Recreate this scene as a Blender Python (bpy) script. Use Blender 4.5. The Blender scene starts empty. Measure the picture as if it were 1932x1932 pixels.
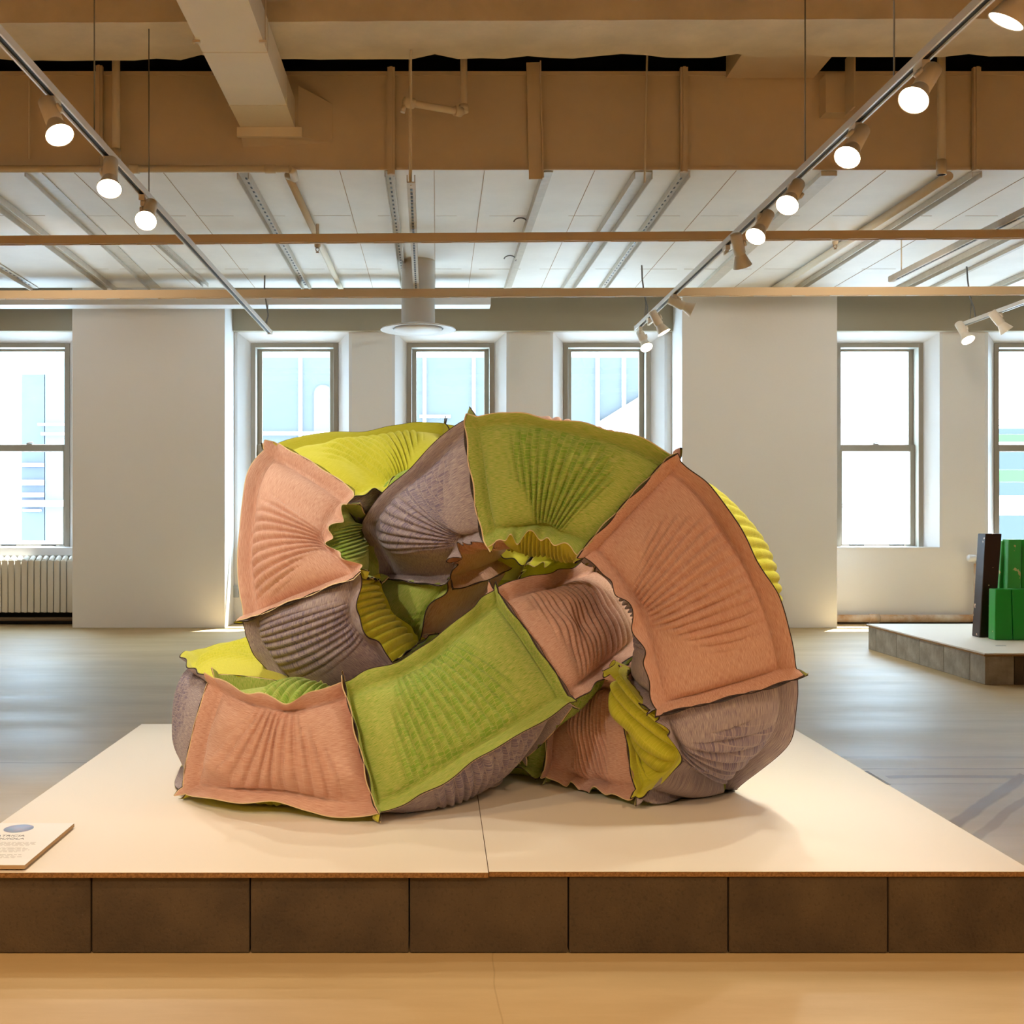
import bpy, bmesh, math, random
import numpy as np
from mathutils import Vector, Matrix

random.seed(7)
rng = np.random.default_rng(7)
SC = bpy.context.scene
COL = SC.collection
PI = math.pi

# ------------------------------------------------------------------ camera
F, CX, CY, H = 2105.0, 825.0, 975.0, 1.10
cd = bpy.data.cameras.new('camera')
cd.sensor_width = 36.0
cd.lens = 36.0 * F / 1932.0
cd.shift_x = (966 - CX) / 1932.0
cd.shift_y = (CY - 966) / 1932.0
cd.clip_end = 200
cam = bpy.data.objects.new('camera', cd)
cam.location = (0, 0, H)
cam.rotation_euler = (PI / 2, 0, 0)
COL.objects.link(cam)
SC.camera = cam

# ------------------------------------------------------------------ view, world, sun
SC.view_settings.view_transform = 'Standard'
SC.view_settings.look = 'None'
SC.view_settings.gamma = 1.0
SC.view_settings.use_curve_mapping = False
SC.view_settings.exposure = 0.17

w = bpy.data.worlds.new('sky')
SC.world = w
w.use_nodes = True
bg = w.node_tree.nodes['Background']
bg.inputs[0].default_value = (0.60, 0.80, 1.0, 1)
bg.inputs[1].default_value = 16.5

sd = bpy.data.lights.new('sun', 'SUN')
sd.energy = 26.0
sd.angle = math.radians(0.6)
sd.color = (1.0, 0.96, 0.9)
sun = bpy.data.objects.new('sun', sd)
sun.rotation_euler = Vector((-0.30, -0.42, -1.0)).to_track_quat('-Z', 'Y').to_euler()
COL.objects.link(sun)

WARM = (1.0, 0.93, 0.79)
LAMP_W = 51.0
GOLD = (1.0, 0.64, 0.33)


def unseen_light(x, y, z, aim, watts, col, ang, soft=0.06):
    ld = bpy.data.lights.new('unseen_spot', 'SPOT')
    ld.energy = watts
    ld.color = col
    ld.spot_size = math.radians(ang)
    ld.spot_blend = 0.9
    ld.shadow_soft_size = soft
    lo = bpy.data.objects.new('unseen_spot', ld)
    lo.location = (x, y, z)
    lo.rotation_euler = Vector(aim).to_track_quat('-Z', 'Y').to_euler()
    COL.objects.link(lo)


# lamps of the same tracks above and behind the camera
for x, y, aim, wt in ((-1.545, 1.9, (0.6, 1.9, -1.75), 24), (1.80, 1.9, (-1.2, 1.7, -1.75), 12), (-1.545, 0.6, (1.0, 3.2, -1.75), 118), (1.8, 0.1, (-1.6, 3.4, -1.8), 24)):
    unseen_light(x, y, 2.65, aim, wt, WARM, 50, 0.035)
unseen_light(-1.545, 2.45, 2.65, (1.05, 1.3, -1.5), 75, WARM, 38, 0.035)
# golden lamps washing the floor of the room
for x, y, wt in ((-1.5, 1.8, 90), (1.8, 1.8, 74), (0.1, 0.4, 150), (-4.5, 1.0, 420), (4.8, 1.0, 420), (-4.5, -3.2, 480), (0, -3.2, 480), (4.8, -3.2, 480)):
    unseen_light(x, y, 2.66, (0, -0.12, -1), wt, GOLD, 150)
# added paler fill spots, without fixtures, to brighten the window wall
for x, y, wt in ((-6.5, 7.2, 40), (-3.0, 7.4, 62), (3.4, 7.4, 68), (6.8, 6.8, 48)):
    unseen_light(x, y, 2.66, (0, 0.95, -0.35), wt, (1.0, 0.87, 0.72), 130)
for x, y, wt in ((-5.5, 4.4, 40), (5.4, 4.6, 75)):  # added fill for both sides of the room, no fixtures
    unseen_light(x, y, 2.66, (0, -0.1, -1), wt, (1.0, 0.80, 0.58), 160)


def P(u, v, Y):
    """a point seen at (u, v) of the photograph standing Y metres from the camera"""
    return Vector(((u - CX) * Y / F, Y, H - (v - CY) * Y / F))


# ------------------------------------------------------------------ materials
def lin(c):
    return tuple(((x / 255) / 12.92 if x / 255 <= 0.04045 else ((x / 255 + 0.055) / 1.055) ** 2.4) for x in c) + (1,)


MATS = {}


def mat(name, rgb, rough=0.6, metal=0.0, spec=0.5, noise=0.0, nscale=8.0, bump=0.0, bscale=60.0, rgb2=None, emit=None, estr=0):
    if name in MATS:
        return MATS[name]
    m = bpy.data.materials.new(name)
    m.use_nodes = True
    nt = m.node_tree
    b = nt.nodes['Principled BSDF']
    b.inputs['Base Color'].default_value = lin(rgb)
    b.inputs['Roughness'].default_value = rough
    b.inputs['Metallic'].default_value = metal
    b.inputs['Specular IOR Level'].default_value = spec
    tc = nt.nodes.new('ShaderNodeTexCoord')
    if noise > 0 or rgb2:
        n = nt.nodes.new('ShaderNodeTexNoise')
        n.inputs['Scale'].default_value = nscale
        n.inputs['Detail'].default_value = 6
        n.inputs['Roughness'].default_value = 0.6
        nt.links.new(tc.outputs['Object'], n.inputs['Vector'])
        r = nt.nodes.new('ShaderNodeValToRGB')
        r.color_ramp.elements[0].position = 0.35
        r.color_ramp.elements[1].position = 0.68
        c1 = lin(rgb)
        c2 = lin(rgb2) if rgb2 else tuple(x * (1 - noise) for x in c1[:3]) + (1,)
        r.color_ramp.elements[0].color = c2
        r.color_ramp.elements[1].color = c1
        nt.links.new(n.outputs['Fac'], r.inputs['Fac'])
        nt.links.new(r.outputs['Color'], b.inputs['Base Color'])
    if bump > 0:
        n2 = nt.nodes.new('ShaderNodeTexNoise')
        n2.inputs['Scale'].default_value = bscale
        n2.inputs['Detail'].default_value = 4
        nt.links.new(tc.outputs['Object'], n2.inputs['Vector'])
        bp = nt.nodes.new('ShaderNodeBump')
        bp.inputs['Strength'].default_value = bump
        bp.inputs['Distance'].default_value = 0.01
        nt.links.new(n2.outputs['Fac'], bp.inputs['Height'])
        nt.links.new(bp.outputs['Normal'], b.inputs['Normal'])
    if emit:
        b.inputs['Emission Color'].default_value = emit + (1,)
        b.inputs['Emission Strength'].default_value = estr
    MATS[name] = m
    return m


M_wall = mat('painted plaster wall', (236, 234, 231), 0.85, bump=0.08, bscale=40)
M_band = mat('olive grey painted beam', (166, 158, 138), 0.8)
M_white = mat('white gloss trim paint', (232, 233, 235), 0.45)
M_frame = mat('greige aluminium frame', (150, 142, 128), 0.5)
M_dark = mat('black plastic', (24, 24, 26), 0.5)
M_ceil = mat('tan painted concrete', (226, 208, 178), 0.85, noise=0.18, nscale=3, bump=0.35, bscale=12)
M_ductf = mat('tan painted duct metal', (214, 194, 164), 0.75, noise=0.1, nscale=2, bump=0.05, bscale=8)
M_ductu = mat('duct paint lightened for lit underside', (236, 232, 224), 0.6, noise=0.08, nscale=2.5, bump=0.06, bscale=5)  # light on the underside put into a paler colour than the face
M_duct2 = mat('cream painted duct metal', (234, 220, 194), 0.7, noise=0.05, nscale=3)
M_pipe = mat('cream painted pipe', (212, 196, 168), 0.6)
M_chan = mat('galvanised strut painted cream', (205, 196, 180), 0.55, noise=0.12, nscale=20)
M_chan2 = mat('tan painted strut', (214, 186, 146), 0.6)
M_rust = mat('rust stain', (150, 108, 66), 0.8)
M_lampw = mat('white painted lamp metal', (225, 215, 198), 0.4)
M_track = mat('white track enamel', (226, 222, 216), 0.35)
M_groove = mat('black track groove', (12, 12, 12), 0.5)
M_wire = mat('steel wire', (120, 118, 112), 0.4, metal=0.6)
M_cable = mat('grey cable', (110, 110, 108), 0.5)
M_lens = mat('lit lamp glass', (255, 250, 240), 0.3, emit=(1.0, 0.86, 0.66), estr=22)
M_lensoff = mat('unlit lamp glass', (200, 190, 180), 0.15)
M_black = mat('black for shaded voids', (30, 26, 22), 0.95)  # near black puts the shade of gaps into the colour
M_label = mat('white card', (240, 238, 234), 0.6)
M_cardedge = mat('raw card edge', (190, 160, 120), 0.7)
M_ink = mat('grey ink', (110, 108, 110), 0.7)
M_ink2 = mat('pale grey ink', (196, 192, 188), 0.7)
M_blue = mat('blue print', (150, 186, 226), 0.6, rgb2=(176, 176, 214), nscale=30)
M_chrome = mat('chrome', (200, 200, 200), 0.25, metal=0.9)
M_rad = mat('cream radiator enamel', (214, 208, 194), 0.5)


def glass_mat():
    m = bpy.data.materials.new('window glass')
    m.use_nodes = True
    nt = m.node_tree
    nt.nodes.clear()
    o = nt.nodes.new('ShaderNodeOutputMaterial')
    mx = nt.nodes.new('ShaderNodeMixShader')
    t = nt.nodes.new('ShaderNodeBsdfTransparent')
    t.inputs[0].default_value = (0.95, 0.98, 0.98, 1)
    g = nt.nodes.new('ShaderNodeBsdfGlossy')
    g.inputs['Roughness'].default_value = 0.02
    mx.inputs[0].default_value = 0.03
    nt.links.new(t.outputs[0], mx.inputs[1])
    nt.links.new(g.outputs[0], mx.inputs[2])
    nt.links.new(mx.outputs[0], o.inputs[0])
    return m


M_glass = glass_mat()


def block_mat():
    m = mat('grey concrete block', (112, 100, 84), 0.95)
    nt = m.node_tree
    b = nt.nodes['Principled BSDF']
    tc = nt.nodes.new('ShaderNodeTexCoord')
    oi = nt.nodes.new('ShaderNodeObjectInfo')
    add = nt.nodes.new('ShaderNodeVectorMath')
    add.operation = 'ADD'
    mul = nt.nodes.new('ShaderNodeVectorMath')
    mul.operation = 'SCALE'
    mul.inputs[3].default_value = 13.7
    nt.links.new(oi.outputs['Location'], mul.inputs[0])
    nt.links.new(tc.outputs['Object'], add.inputs[0])
    nt.links.new(mul.outputs[0], add.inputs[1])
    n1 = nt.nodes.new('ShaderNodeTexNoise')
    n1.inputs['Scale'].default_value = 7
    n1.inputs['Detail'].default_value = 8
    n2 = nt.nodes.new('ShaderNodeTexNoise')
    n2.inputs['Scale'].default_value = 120
    n2.inputs['Detail'].default_value = 3
    vo = nt.nodes.new('ShaderNodeTexVoronoi')
    vo.inputs['Scale'].default_value = 75
    for n in (n1, n2, vo):
        nt.links.new(add.outputs[0], n.inputs['Vector'])
    r1 = nt.nodes.new('ShaderNodeValToRGB')
    r1.color_ramp.elements[0].position = 0.3
    r1.color_ramp.elements[0].color = lin((76, 63, 47))
    r1.color_ramp.elements[1].position = 0.72
    r1.color_ramp.elements[1].color = lin((98, 82, 60))
    nt.links.new(n1.outputs['Fac'], r1.inputs['Fac'])
    r2 = nt.nodes.new('ShaderNodeValToRGB')
    r2.color_ramp.elements[0].position = 0.05
    r2.color_ramp.elements[0].color = (1.7, 1.6, 1.4, 1)
    r2.color_ramp.elements[1].position = 0.16
    r2.color_ramp.elements[1].color = (1, 1, 1, 1)
    nt.links.new(vo.outputs['Distance'], r2.inputs['Fac'])
    mx = nt.nodes.new('ShaderNodeMix')
    mx.data_type = 'RGBA'
    mx.blend_type = 'MULTIPLY'
    mx.inputs[0].default_value = 0.45
    nt.links.new(r1.outputs[0], mx.inputs[6])
    nt.links.new(r2.outputs[0], mx.inputs[7])
    r3 = nt.nodes.new('ShaderNodeValToRGB')
    r3.color_ramp.elements[0].position = 0.3
    r3.color_ramp.elements[0].color = (0.7, 0.7, 0.7, 1)
    r3.color_ramp.elements[1].position = 0.45
    r3.color_ramp.elements[1].color = (1, 1, 1, 1)
    nt.links.new(n2.outputs['Fac'], r3.inputs['Fac'])
    mx2 = nt.nodes.new('ShaderNodeMix')
    mx2.data_type = 'RGBA'
    mx2.blend_type = 'MULTIPLY'
    mx2.inputs[0].default_value = 0.7
    nt.links.new(mx.outputs[2], mx2.inputs[6])
    nt.links.new(r3.outputs[0], mx2.inputs[7])
    nt.links.new(mx2.outputs[2], b.inputs['Base Color'])
    bp = nt.nodes.new('ShaderNodeBump')
    bp.inputs['Strength'].default_value = 0.5
    bp.inputs['Distance'].default_value = 0.003
    nt.links.new(n2.outputs['Fac'], bp.inputs['Height'])
    nt.links.new(bp.outputs['Normal'], b.inputs['Normal'])
    return m


M_block = block_mat()
M_board = mat('cream laminate board', (238, 228, 212), 0.55, spec=0.3)
M_boardedge = mat('particle board edge', (170, 125, 70), 0.9, rgb2=(120, 84, 44), nscale=160)


def floor_mat():
    m = mat('worn tan painted concrete floor', (190, 170, 140), 0.4)
    nt = m.node_tree
    L = nt.links.new
    b = nt.nodes['Principled BSDF']
    geo = nt.nodes.new('ShaderNodeNewGeometry')
    sep = nt.nodes.new('ShaderNodeSeparateXYZ')
    L(geo.outputs['Position'], sep.inputs[0])
    mp = nt.nodes.new('ShaderNodeMapping')
    mp.inputs['Scale'].default_value = (0.35, 1.6, 1)
    L(geo.outputs['Position'], mp.inputs[0])
    n1 = nt.nodes.new('ShaderNodeTexNoise')
    n1.inputs['Scale'].default_value = 2.2
    n1.inputs['Detail'].default_value = 8
    n1.inputs['Roughness'].default_value = 0.65
    L(mp.outputs[0], n1.inputs['Vector'])
    r1 = nt.nodes.new('ShaderNodeValToRGB')
    r1.color_ramp.elements[0].position = 0.3
    r1.color_ramp.elements[0].color = lin((186, 158, 112))
    r1.color_ramp.elements[1].position = 0.7
    r1.color_ramp.elements[1].color = lin((208, 182, 136))
    L(n1.outputs['Fac'], r1.inputs['Fac'])

    def math_(op, a, bb=None, clamp=False):
        n = nt.nodes.new('ShaderNodeMath')
        n.operation = op
        n.use_clamp = clamp
        for i, x in enumerate((a, bb)):
            if x is None:
                continue
            if isinstance(x, (int, float)):
                n.inputs[i].default_value = x
            else:
                L(x, n.inputs[i])
        return n.outputs[0]
    X, Y = sep.outputs['X'], sep.outputs['Y']
    n2 = nt.nodes.new('ShaderNodeTexNoise')
    n2.inputs['Scale'].default_value = 3
    L(geo.outputs['Position'], n2.inputs['Vector'])
    wob = math_('MULTIPLY', math_('SUBTRACT', n2.outputs['Fac'], 0.5), 0.05)
    total = None

    def stripe(a, bb, c, half, x0, x1, strength):
        # |a X + b Y - c| < half, x0 < X < x1
        nonlocal total
        d = math_('ADD', math_('MULTIPLY', X, a), math_('MULTIPLY', Y, bb))
        d = math_('ABSOLUTE', math_('ADD', math_('SUBTRACT', d, c), wob))
        k = math_('MULTIPLY', math_('SUBTRACT', half, d), 1.0 / max(0.004, half * 0.35), True)
        k = math_('MULTIPLY', k, math_('GREATER_THAN', X, x0))
        k = math_('MULTIPLY', k, math_('LESS_THAN', X, x1))
        k = math_('MULTIPLY', k, strength)
        total = k if total is None else math_('MAXIMUM', total, k)
    stripe(0, 1, 4.99, 0.008, -6, -1.2, 0.6)
    stripe(0, 1, 7.0, 0.006, -6, 6, 0.3)
    stripe(0, 1, 4.87, 0.012, 1.4, 6, 0.6)
    stripe(0, 1, 4.72, 0.03, 1.9, 6, 0.75)
    stripe(0, 1, 4.60, 0.01, 1.4, 6, 0.5)
    stripe(0, 1, 5.1, 0.03, 1.75, 6, 0.35)
    stripe(0.757, -0.653, -1.205, 0.035, 1.5, 2.5, 0.8)
    stripe(0.757, -0.653, -1.10, 0.025, 1.5, 2.6, 0.5)
    stripe(1, 0, 0.143, 0.003, -1, 1, 0.5)
    mx = nt.nodes.new('ShaderNodeMix')
    mx.data_type = 'RGBA'
    L(total, mx.inputs[0])
    L(r1.outputs[0], mx.inputs[6])
    mx.inputs[7].default_value = lin((138, 104, 62))
    L(mx.outputs[2], b.inputs['Base Color'])
    n3 = nt.nodes.new('ShaderNodeTexNoise')
    n3.inputs['Scale'].default_value = 1.3
    n3.inputs['Detail'].default_value = 5
    L(mp.outputs[0], n3.inputs['Vector'])
    mr = nt.nodes.new('ShaderNodeMapRange')
    mr.inputs['To Min'].default_value = 0.35
    mr.inputs['To Max'].default_value = 0.65
    L(n3.outputs['Fac'], mr.inputs['Value'])
    L(mr.outputs[0], b.inputs['Roughness'])
    bp = nt.nodes.new('ShaderNodeBump')
    bp.inputs['Strength'].default_value = 0.12
    bp.inputs['Distance'].default_value = 0.01
    L(n1.outputs['Fac'], bp.inputs['Height'])
    L(bp.outputs['Normal'], b.inputs['Normal'])
    return m


M_floor = floor_mat()


# ------------------------------------------------------------------ mesh helpers
class MB:
    def __init__(self):
        self.v, self.f, self.m, self.s = [], [], [], []
        self.mi = 0

    def face(self, idx, smooth=False):
        self.f.append(idx)
        self.m.append(self.mi)
        self.s.append(smooth)

    def box(self, x0, x1, y0, y1, z0, z1):
        b = len(self.v)
        self.v += [(x0, y0, z0), (x1, y0, z0), (x1, y1, z0), (x0, y1, z0), (x0, y0, z1), (x1, y0, z1), (x1, y1, z1), (x0, y1, z1)]
        for q in ((0, 3, 2, 1), (4, 5, 6, 7), (0, 1, 5, 4), (1, 2, 6, 5), (2, 3, 7, 6), (3, 0, 4, 7)):
            self.face([b + i for i in q])
        return self

    def hexa(self, pts):
        b = len(self.v)
        self.v += [tuple(p) for p in pts]
        for q in ((0, 3, 2, 1), (4, 5, 6, 7), (0, 1, 5, 4), (1, 2, 6, 5), (2, 3, 7, 6), (3, 0, 4, 7)):
            self.face([b + i for i in q])
        return self

    def bar(self, p, q, a, bb, up=(0, 0, 1)):
        p, q = Vector(p), Vector(q)
        d = (q - p).normalized()
        upv = Vector(up)
        if abs(d.dot(upv)) > 0.95:
            upv = Vector((0, 1, 0))
        s = d.cross(upv).normalized()
        t = s.cross(d).normalized()
        pts = []
        for c in (p, q):
            for i, j in ((-1, -1), (1, -1), (1, 1), (-1, 1)):
                pts.append(c + s * a / 2 * i + t * bb / 2 * j)
        return self.hexa(pts)

    def tube(self, pts, r, n=12, cap=True):
        pts = [Vector(p) for p in pts]
        rs = r if isinstance(r, (list, tuple)) else [r] * len(pts)
        rings = []
        prev = None
        for i, p in enumerate(pts):
            d = (pts[min(i + 1, len(pts) - 1)] - pts[max(i - 1, 0)])
            if d.length < 1e-9:
                d = prev_d
            d = d.normalized()
            prev_d = d
            if prev is None:
                a = d.orthogonal().normalized()
            else:
                a = (prev - d * prev.dot(d))
                a = a.normalized() if a.length > 1e-6 else d.orthogonal().normalized()
            prev = a
            bb = d.cross(a)
            k = len(self.v)
            for j in range(n):
                th = 2 * PI * j / n
                self.v.append(tuple(p + (a * math.cos(th) + bb * math.sin(th)) * rs[i]))
            rings.append(k)
        for k0, k1 in zip(rings, rings[1:]):
            for j in range(n):
                self.face([k0 + j, k0 + (j + 1) % n, k1 + (j + 1) % n, k1 + j], True)
        if cap:
            self.face([rings[0] + j for j in range(n)][::-1])
            self.face([rings[-1] + j for j in range(n)])
        return self

    def lathe(self, base, axis, prof, n=28):
        """prof: list of (distance along axis, radius)"""
        base, axis = Vector(base), Vector(axis).normalized()
        a = axis.orthogonal().normalized()
        bb = axis.cross(a)
        rings = []
        for h, r in prof:
            k = len(self.v)
            for j in range(n):
                th = 2 * PI * j / n
                self.v.append(tuple(base + axis * h + (a * math.cos(th) + bb * math.sin(th)) * max(r, 1e-5)))
            rings.append(k)
        for k0, k1 in zip(rings, rings[1:]):
            for j in range(n):
                self.face([k0 + j, k0 + (j + 1) % n, k1 + (j + 1) % n, k1 + j], True)
        return self

    def build(self, name, mats, parent=None, bevel=0, loc=None):
        me = bpy.data.meshes.new(name)
        v = self.v
        if loc is not None:
            v = [(x - loc[0], y - loc[1], z - loc[2]) for x, y, z in v]
        me.from_pydata(v, [], self.f)
        mats = mats if isinstance(mats, (list, tuple)) else [mats]
        for mm in mats:
            me.materials.append(mm)
        me.polygons.foreach_set('material_index', self.m)
        me.polygons.foreach_set('use_smooth', self.s)
        bm = bmesh.new()
        bm.from_mesh(me)
        bmesh.ops.recalc_face_normals(bm, faces=bm.faces)
        bm.to_mesh(me)
        bm.free()
        me.update()
        o = bpy.data.objects.new(name, me)
        COL.objects.link(o)
        if loc is not None:
            o.location = loc
        if parent is not None:
            o.parent = parent
            if loc is None:
                o.location = -Vector(parent.location)
            else:
                o.location = Vector(loc) - Vector(parent.location)
        if bevel:
            md = o.modifiers.new('bevel', 'BEVEL')
            md.width = bevel
            md.segments = 2
            md.limit_method = 'ANGLE'
        return o


def empty(name, loc):
    o = bpy.data.objects.new(name, None)
    o.location = loc
    o.empty_display_size = 0.1
    COL.objects.link(o)
    return o


def tag(o, label=None, cat=None, group=None, kind=None):
    if label:
        o['label'] = label
    if cat:
        o['category'] = cat
    if group:
        o['group'] = group
    if kind:
        o['kind'] = kind
    return o


def struct(o, label=None):
    o['kind'] = 'structure'
    if label:
        o['label'] = label
    return o


# ================================================================== ROOM
XL, XR, YF, YB, ZC = -9.0, 9.5, -6.0, 11.52, 4.55
struct(MB().box(XL, XR, YF, YB + 0.4, -0.2, 0).build('floor', M_floor), 'worn tan painted concrete floor')
struct(MB().box(XL, XR, YF, YB + 0.4, ZC, ZC + 0.2).build('ceiling', M_black), 'concrete slab above the beams, coloured black for shade')  # slab coloured black to give the shade above the duct
struct(MB().box(XL - 0.2, XL, YF, YB + 0.4, 0, ZC).build('wall_left', M_wall), 'off-white wall at the left')
struct(MB().box(XR, XR + 0.2, YF, YB + 0.4, 0, ZC).build('wall_right', M_wall), 'off-white wall at the right')
struct(MB().box(XL, XR, YF - 0.2, YF, 0, ZC).build('wall_front', M_wall), 'off-white wall behind the camera')

WX = [-5.93, -4.286, -1.488, 0.138, 1.77, 4.61, 6.26]
OW, IW = 0.575, 0.4535          # half widths of the splayed opening and of the frame
ZS, ZTO, ZTI = 0.783, 3.005, 2.909
YW, YI = 11.52, 11.64
wb = MB()


def slab_with_openings(mb, half, y0, y1, zt):
    x = XL
    for c in WX:
        mb.box(x, c - half, y0, y1, ZS, zt)
        x = c + half
    mb.box(x, XR, y0, y1, ZS, zt)
    mb.box(XL, XR, y0, y1, 0, ZS)
    mb.box(XL, XR, y0, y1, zt, ZC)


slab_with_openings(wb, OW, YW, YI, ZTO)
slab_with_openings(wb, IW, YI + 0.0005, YI + 0.26, ZTI)
struct(wb.build('wall_back', M_wall), 'off-white window wall across the back')
# piers standing forward of the window wall
PIERS = [(-3.61, -2.10), (2.42, 3.955)]
for x0, x1 in PIERS:
    o = MB().box(x0, x1, 11.03, YW - 0.001, 0, ZC).build('wall_pier', M_wall, bevel=0.006)
    struct(o, 'broad off-white pier left of the middle windows' if x0 < 0 else 'broad off-white pier right of the middle windows')
for i, (x0, x1) in enumerate(((XL, -3.612), (-2.098, 2.418), (3.957, XR))):
    struct(MB().box(x0, x1, 11.44, YW - 0.001, ZTO, ZC - 0.001).build('trim_%d' % (i + 1), M_band, bevel=0.003), 'olive grey beam face over the windows')

SIDES = ['far left window hidden behind the frame edge', 'left window over the radiator', 'left one of the three middle windows',
         'centre one of the three middle windows', 'right one of the three middle windows',
         'tall white window right of the right pier', 'window behind the green timber piece']


def make_window(n, c):
    w_ = empty('window_%d' % n, (c, YI, ZS))
    struct(w_, SIDES[n])
    # splayed casing
    f = MB()

    def quad(a, b_, c_, d_):
        k = len(f.v)
        f.v.extend([a, b_, c_, d_])
        f.face([k, k + 1, k + 2, k + 3])
    e = 0.004
    for s in (-1, 1):
        f.hexa([(c + s * OW, YW - e, ZS), (c + s * (OW + 0.03), YW - e, ZS), (c + s * (OW + 0.03), YI, ZS), (c + s * IW, YI, ZS),
                (c + s * OW, YW - e, ZTO), (c + s * (OW + 0.03), YW - e, ZTO), (c + s * (OW + 0.03), YI, ZTO), (c + s * IW, YI, ZTI)])
    f.hexa([(c - OW, YW - e, ZTO), (c + OW, YW - e, ZTO), (c + IW, YI, ZTI), (c - IW, YI, ZTI),
            (c - OW - .03, YW - e, ZTO + 0.02), (c + OW + .03, YW - e, ZTO + 0.02), (c + OW + .03, YI, ZTO + 0.02), (c - OW - .03, YI, ZTO + 0.02)])
    f.build('casing', M_white, w_)
    f = MB()
    z0 = ZS
    f.box(c - IW, c - IW + 0.048, YI - 0.015, YI + 0.16, z0, ZTI)
    f.box(c + IW - 0.048, c + IW, YI - 0.015, YI + 0.16, z0, ZTI)
    f.box(c - IW + 0.048, c + IW - 0.048, YI - 0.015, YI + 0.16, ZTI - 0.045, ZTI)
    f.box(c - IW + 0.048, c + IW - 0.048, YI + 0.02, YI + 0.16, z0, z0 + 0.012)
    f.build('frame', M_frame, w_, bevel=0.003)
    g = 0.356
    IN = IW - 0.049

    def sash(name, y, gz0, gz1, z0_, z1_):
        m_ = MB()
        m_.box(c - IN, c - g, y, y + 0.035, z0_, z1_)
        m_.box(c + g, c + IN, y, y + 0.035, z0_, z1_)
        m_.box(c - g, c + g, y, y + 0.035, gz1, z1_)
        m_.box(c - g, c + g, y, y + 0.035, z0_, gz0)
        so = m_.build(name, M_frame, w_, bevel=0.004)
        pn = MB().box(c - g - 0.01, c + g + 0.01, y + 0.014, y + 0.018, gz0 - 0.01, gz1 + 0.01).build('pane', M_glass)
        pn.parent = so
        return so
    sash('upper_sash', YI + 0.115, 1.862, 2.838, 1.80, 2.863)
    ls = sash('lower_sash', YI + 0.075, 0.812, 1.785, ZS + 0.013, 1.858)
    for sx in (-0.21, 0.21):
        hd = MB().box(c + sx - 0.075, c + sx + 0.075, YI + 0.058, YI + 0.075, ZS + 0.008, ZS + 0.028).build('sash_lift', M_dark)
        hd.parent = ls
    lk = MB().box(c - 0.03, c + 0.03, YI + 0.08, YI + 0.11, 1.858, 1.868).tube([(c - 0.03, YI + 0.09, 1.872), (c + 0.035, YI + 0.09, 1.882)], 0.006).build('sash_lock', M_frame)
    lk.parent = ls
    # stool
    MB().box(c - OW, c + OW, YW - 0.01, YI + 0.02, ZS - 0.012, ZS + 0.004).build('sill', M_white, w_, bevel=0.002)
    return w_


for i, c in enumerate(WX):
    if i == 0:
        continue
    make_window(i, c)
    ld = bpy.data.lights.new('window_portal', 'AREA')
    ld.shape = 'RECTANGLE'
    ld.size = 0.9
    ld.size_y = 2.1
    ld.cycles.is_portal = True
    lo = bpy.data.objects.new('window_portal', ld)
    lo.location = (c, YI + 0.27, (ZS + ZTI) / 2)
    lo.rotation_euler = (-PI / 2, 0, 0)
    COL.objects.link(lo)
# close the unseen first opening
struct(MB().box(WX[0] - OW - .02, WX[0] + OW + .02, YW - 0.005, YW + 0.02, ZS - .02, ZTO + .02).build('trim_4', M_wall))
# apron under window 1
struct(MB().box(-4.9, -3.612, YW - 0.05, YW - 0.001, 0.70, 0.782).build('trim_5', M_white, bevel=0.004), 'white sill apron over the radiator')

# ------------------------------------------------------------------ ceiling structure
# concrete beam with ragged rear edge
b = MB()
N = 140
x0, x1 = XL + 0.001, XR - 0.001
base = len(b.v)
rag = rng.random(N + 1)
for i in range(N + 1):
    x = x0 + (x1 - x0) * i / N
    tz = 0.004 * (x - 0) * -1
    zb = 3.72 + 0.0045 * x
    yr = 6.39 - 0.075 * (rag[i] ** 7) - 0.012 * rag[i]
    b.v += [(x, 5.90, ZC - 0.001), (x, 5.90, zb + 0.004 * rng.random()), (x, yr, zb), (x, 6.37 - 0.02 * rng.random(), zb + 0.05), (x, 6.37, ZC - 0.001)]
for i in range(N):
    k = base + i * 5
    for j in range(4):
        b.face([k + j, k + j + 1, k + 5 + j + 1, k + 5 + j])
struct(b.build('ceiling_beam', M_ceil), 'tan concrete beam crossing the room above the big duct')

# the big flat duct
ZU, YD0, YD1, ZD1 = 3.30, 7.07, 10.72, 3.915
duct = empty('air_duct', (0, YD0, ZU))
tag(duct, 'huge flat rectangular duct with tan face and underside paled for the light on it crossing the ceiling', 'duct')
b = MB()
b.box(XL + 0.01, XR - 0.01, YD0, YD1, ZU + 0.004, ZD1)
b.build('duct_casing', M_ductf, duct)
b = MB()
b.box(XL + 0.02, XR - 0.02, YD0 + 0.006, YD1 - 0.002, ZU, ZU + 0.0035)
b.build('underside', M_ductu, duct)
MB().box(XL + 0.02, XR - 0.02, YD0 - 0.012, YD0 - 0.001, ZU - 0.004, ZU + 0.012).box(XL + 0.02, XR - 0.02, YD0 - 0.01, YD0 - 0.001, ZD1 - 0.02, ZD1 + 0.004).build('edge_flange', M_ductf, duct)
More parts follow.
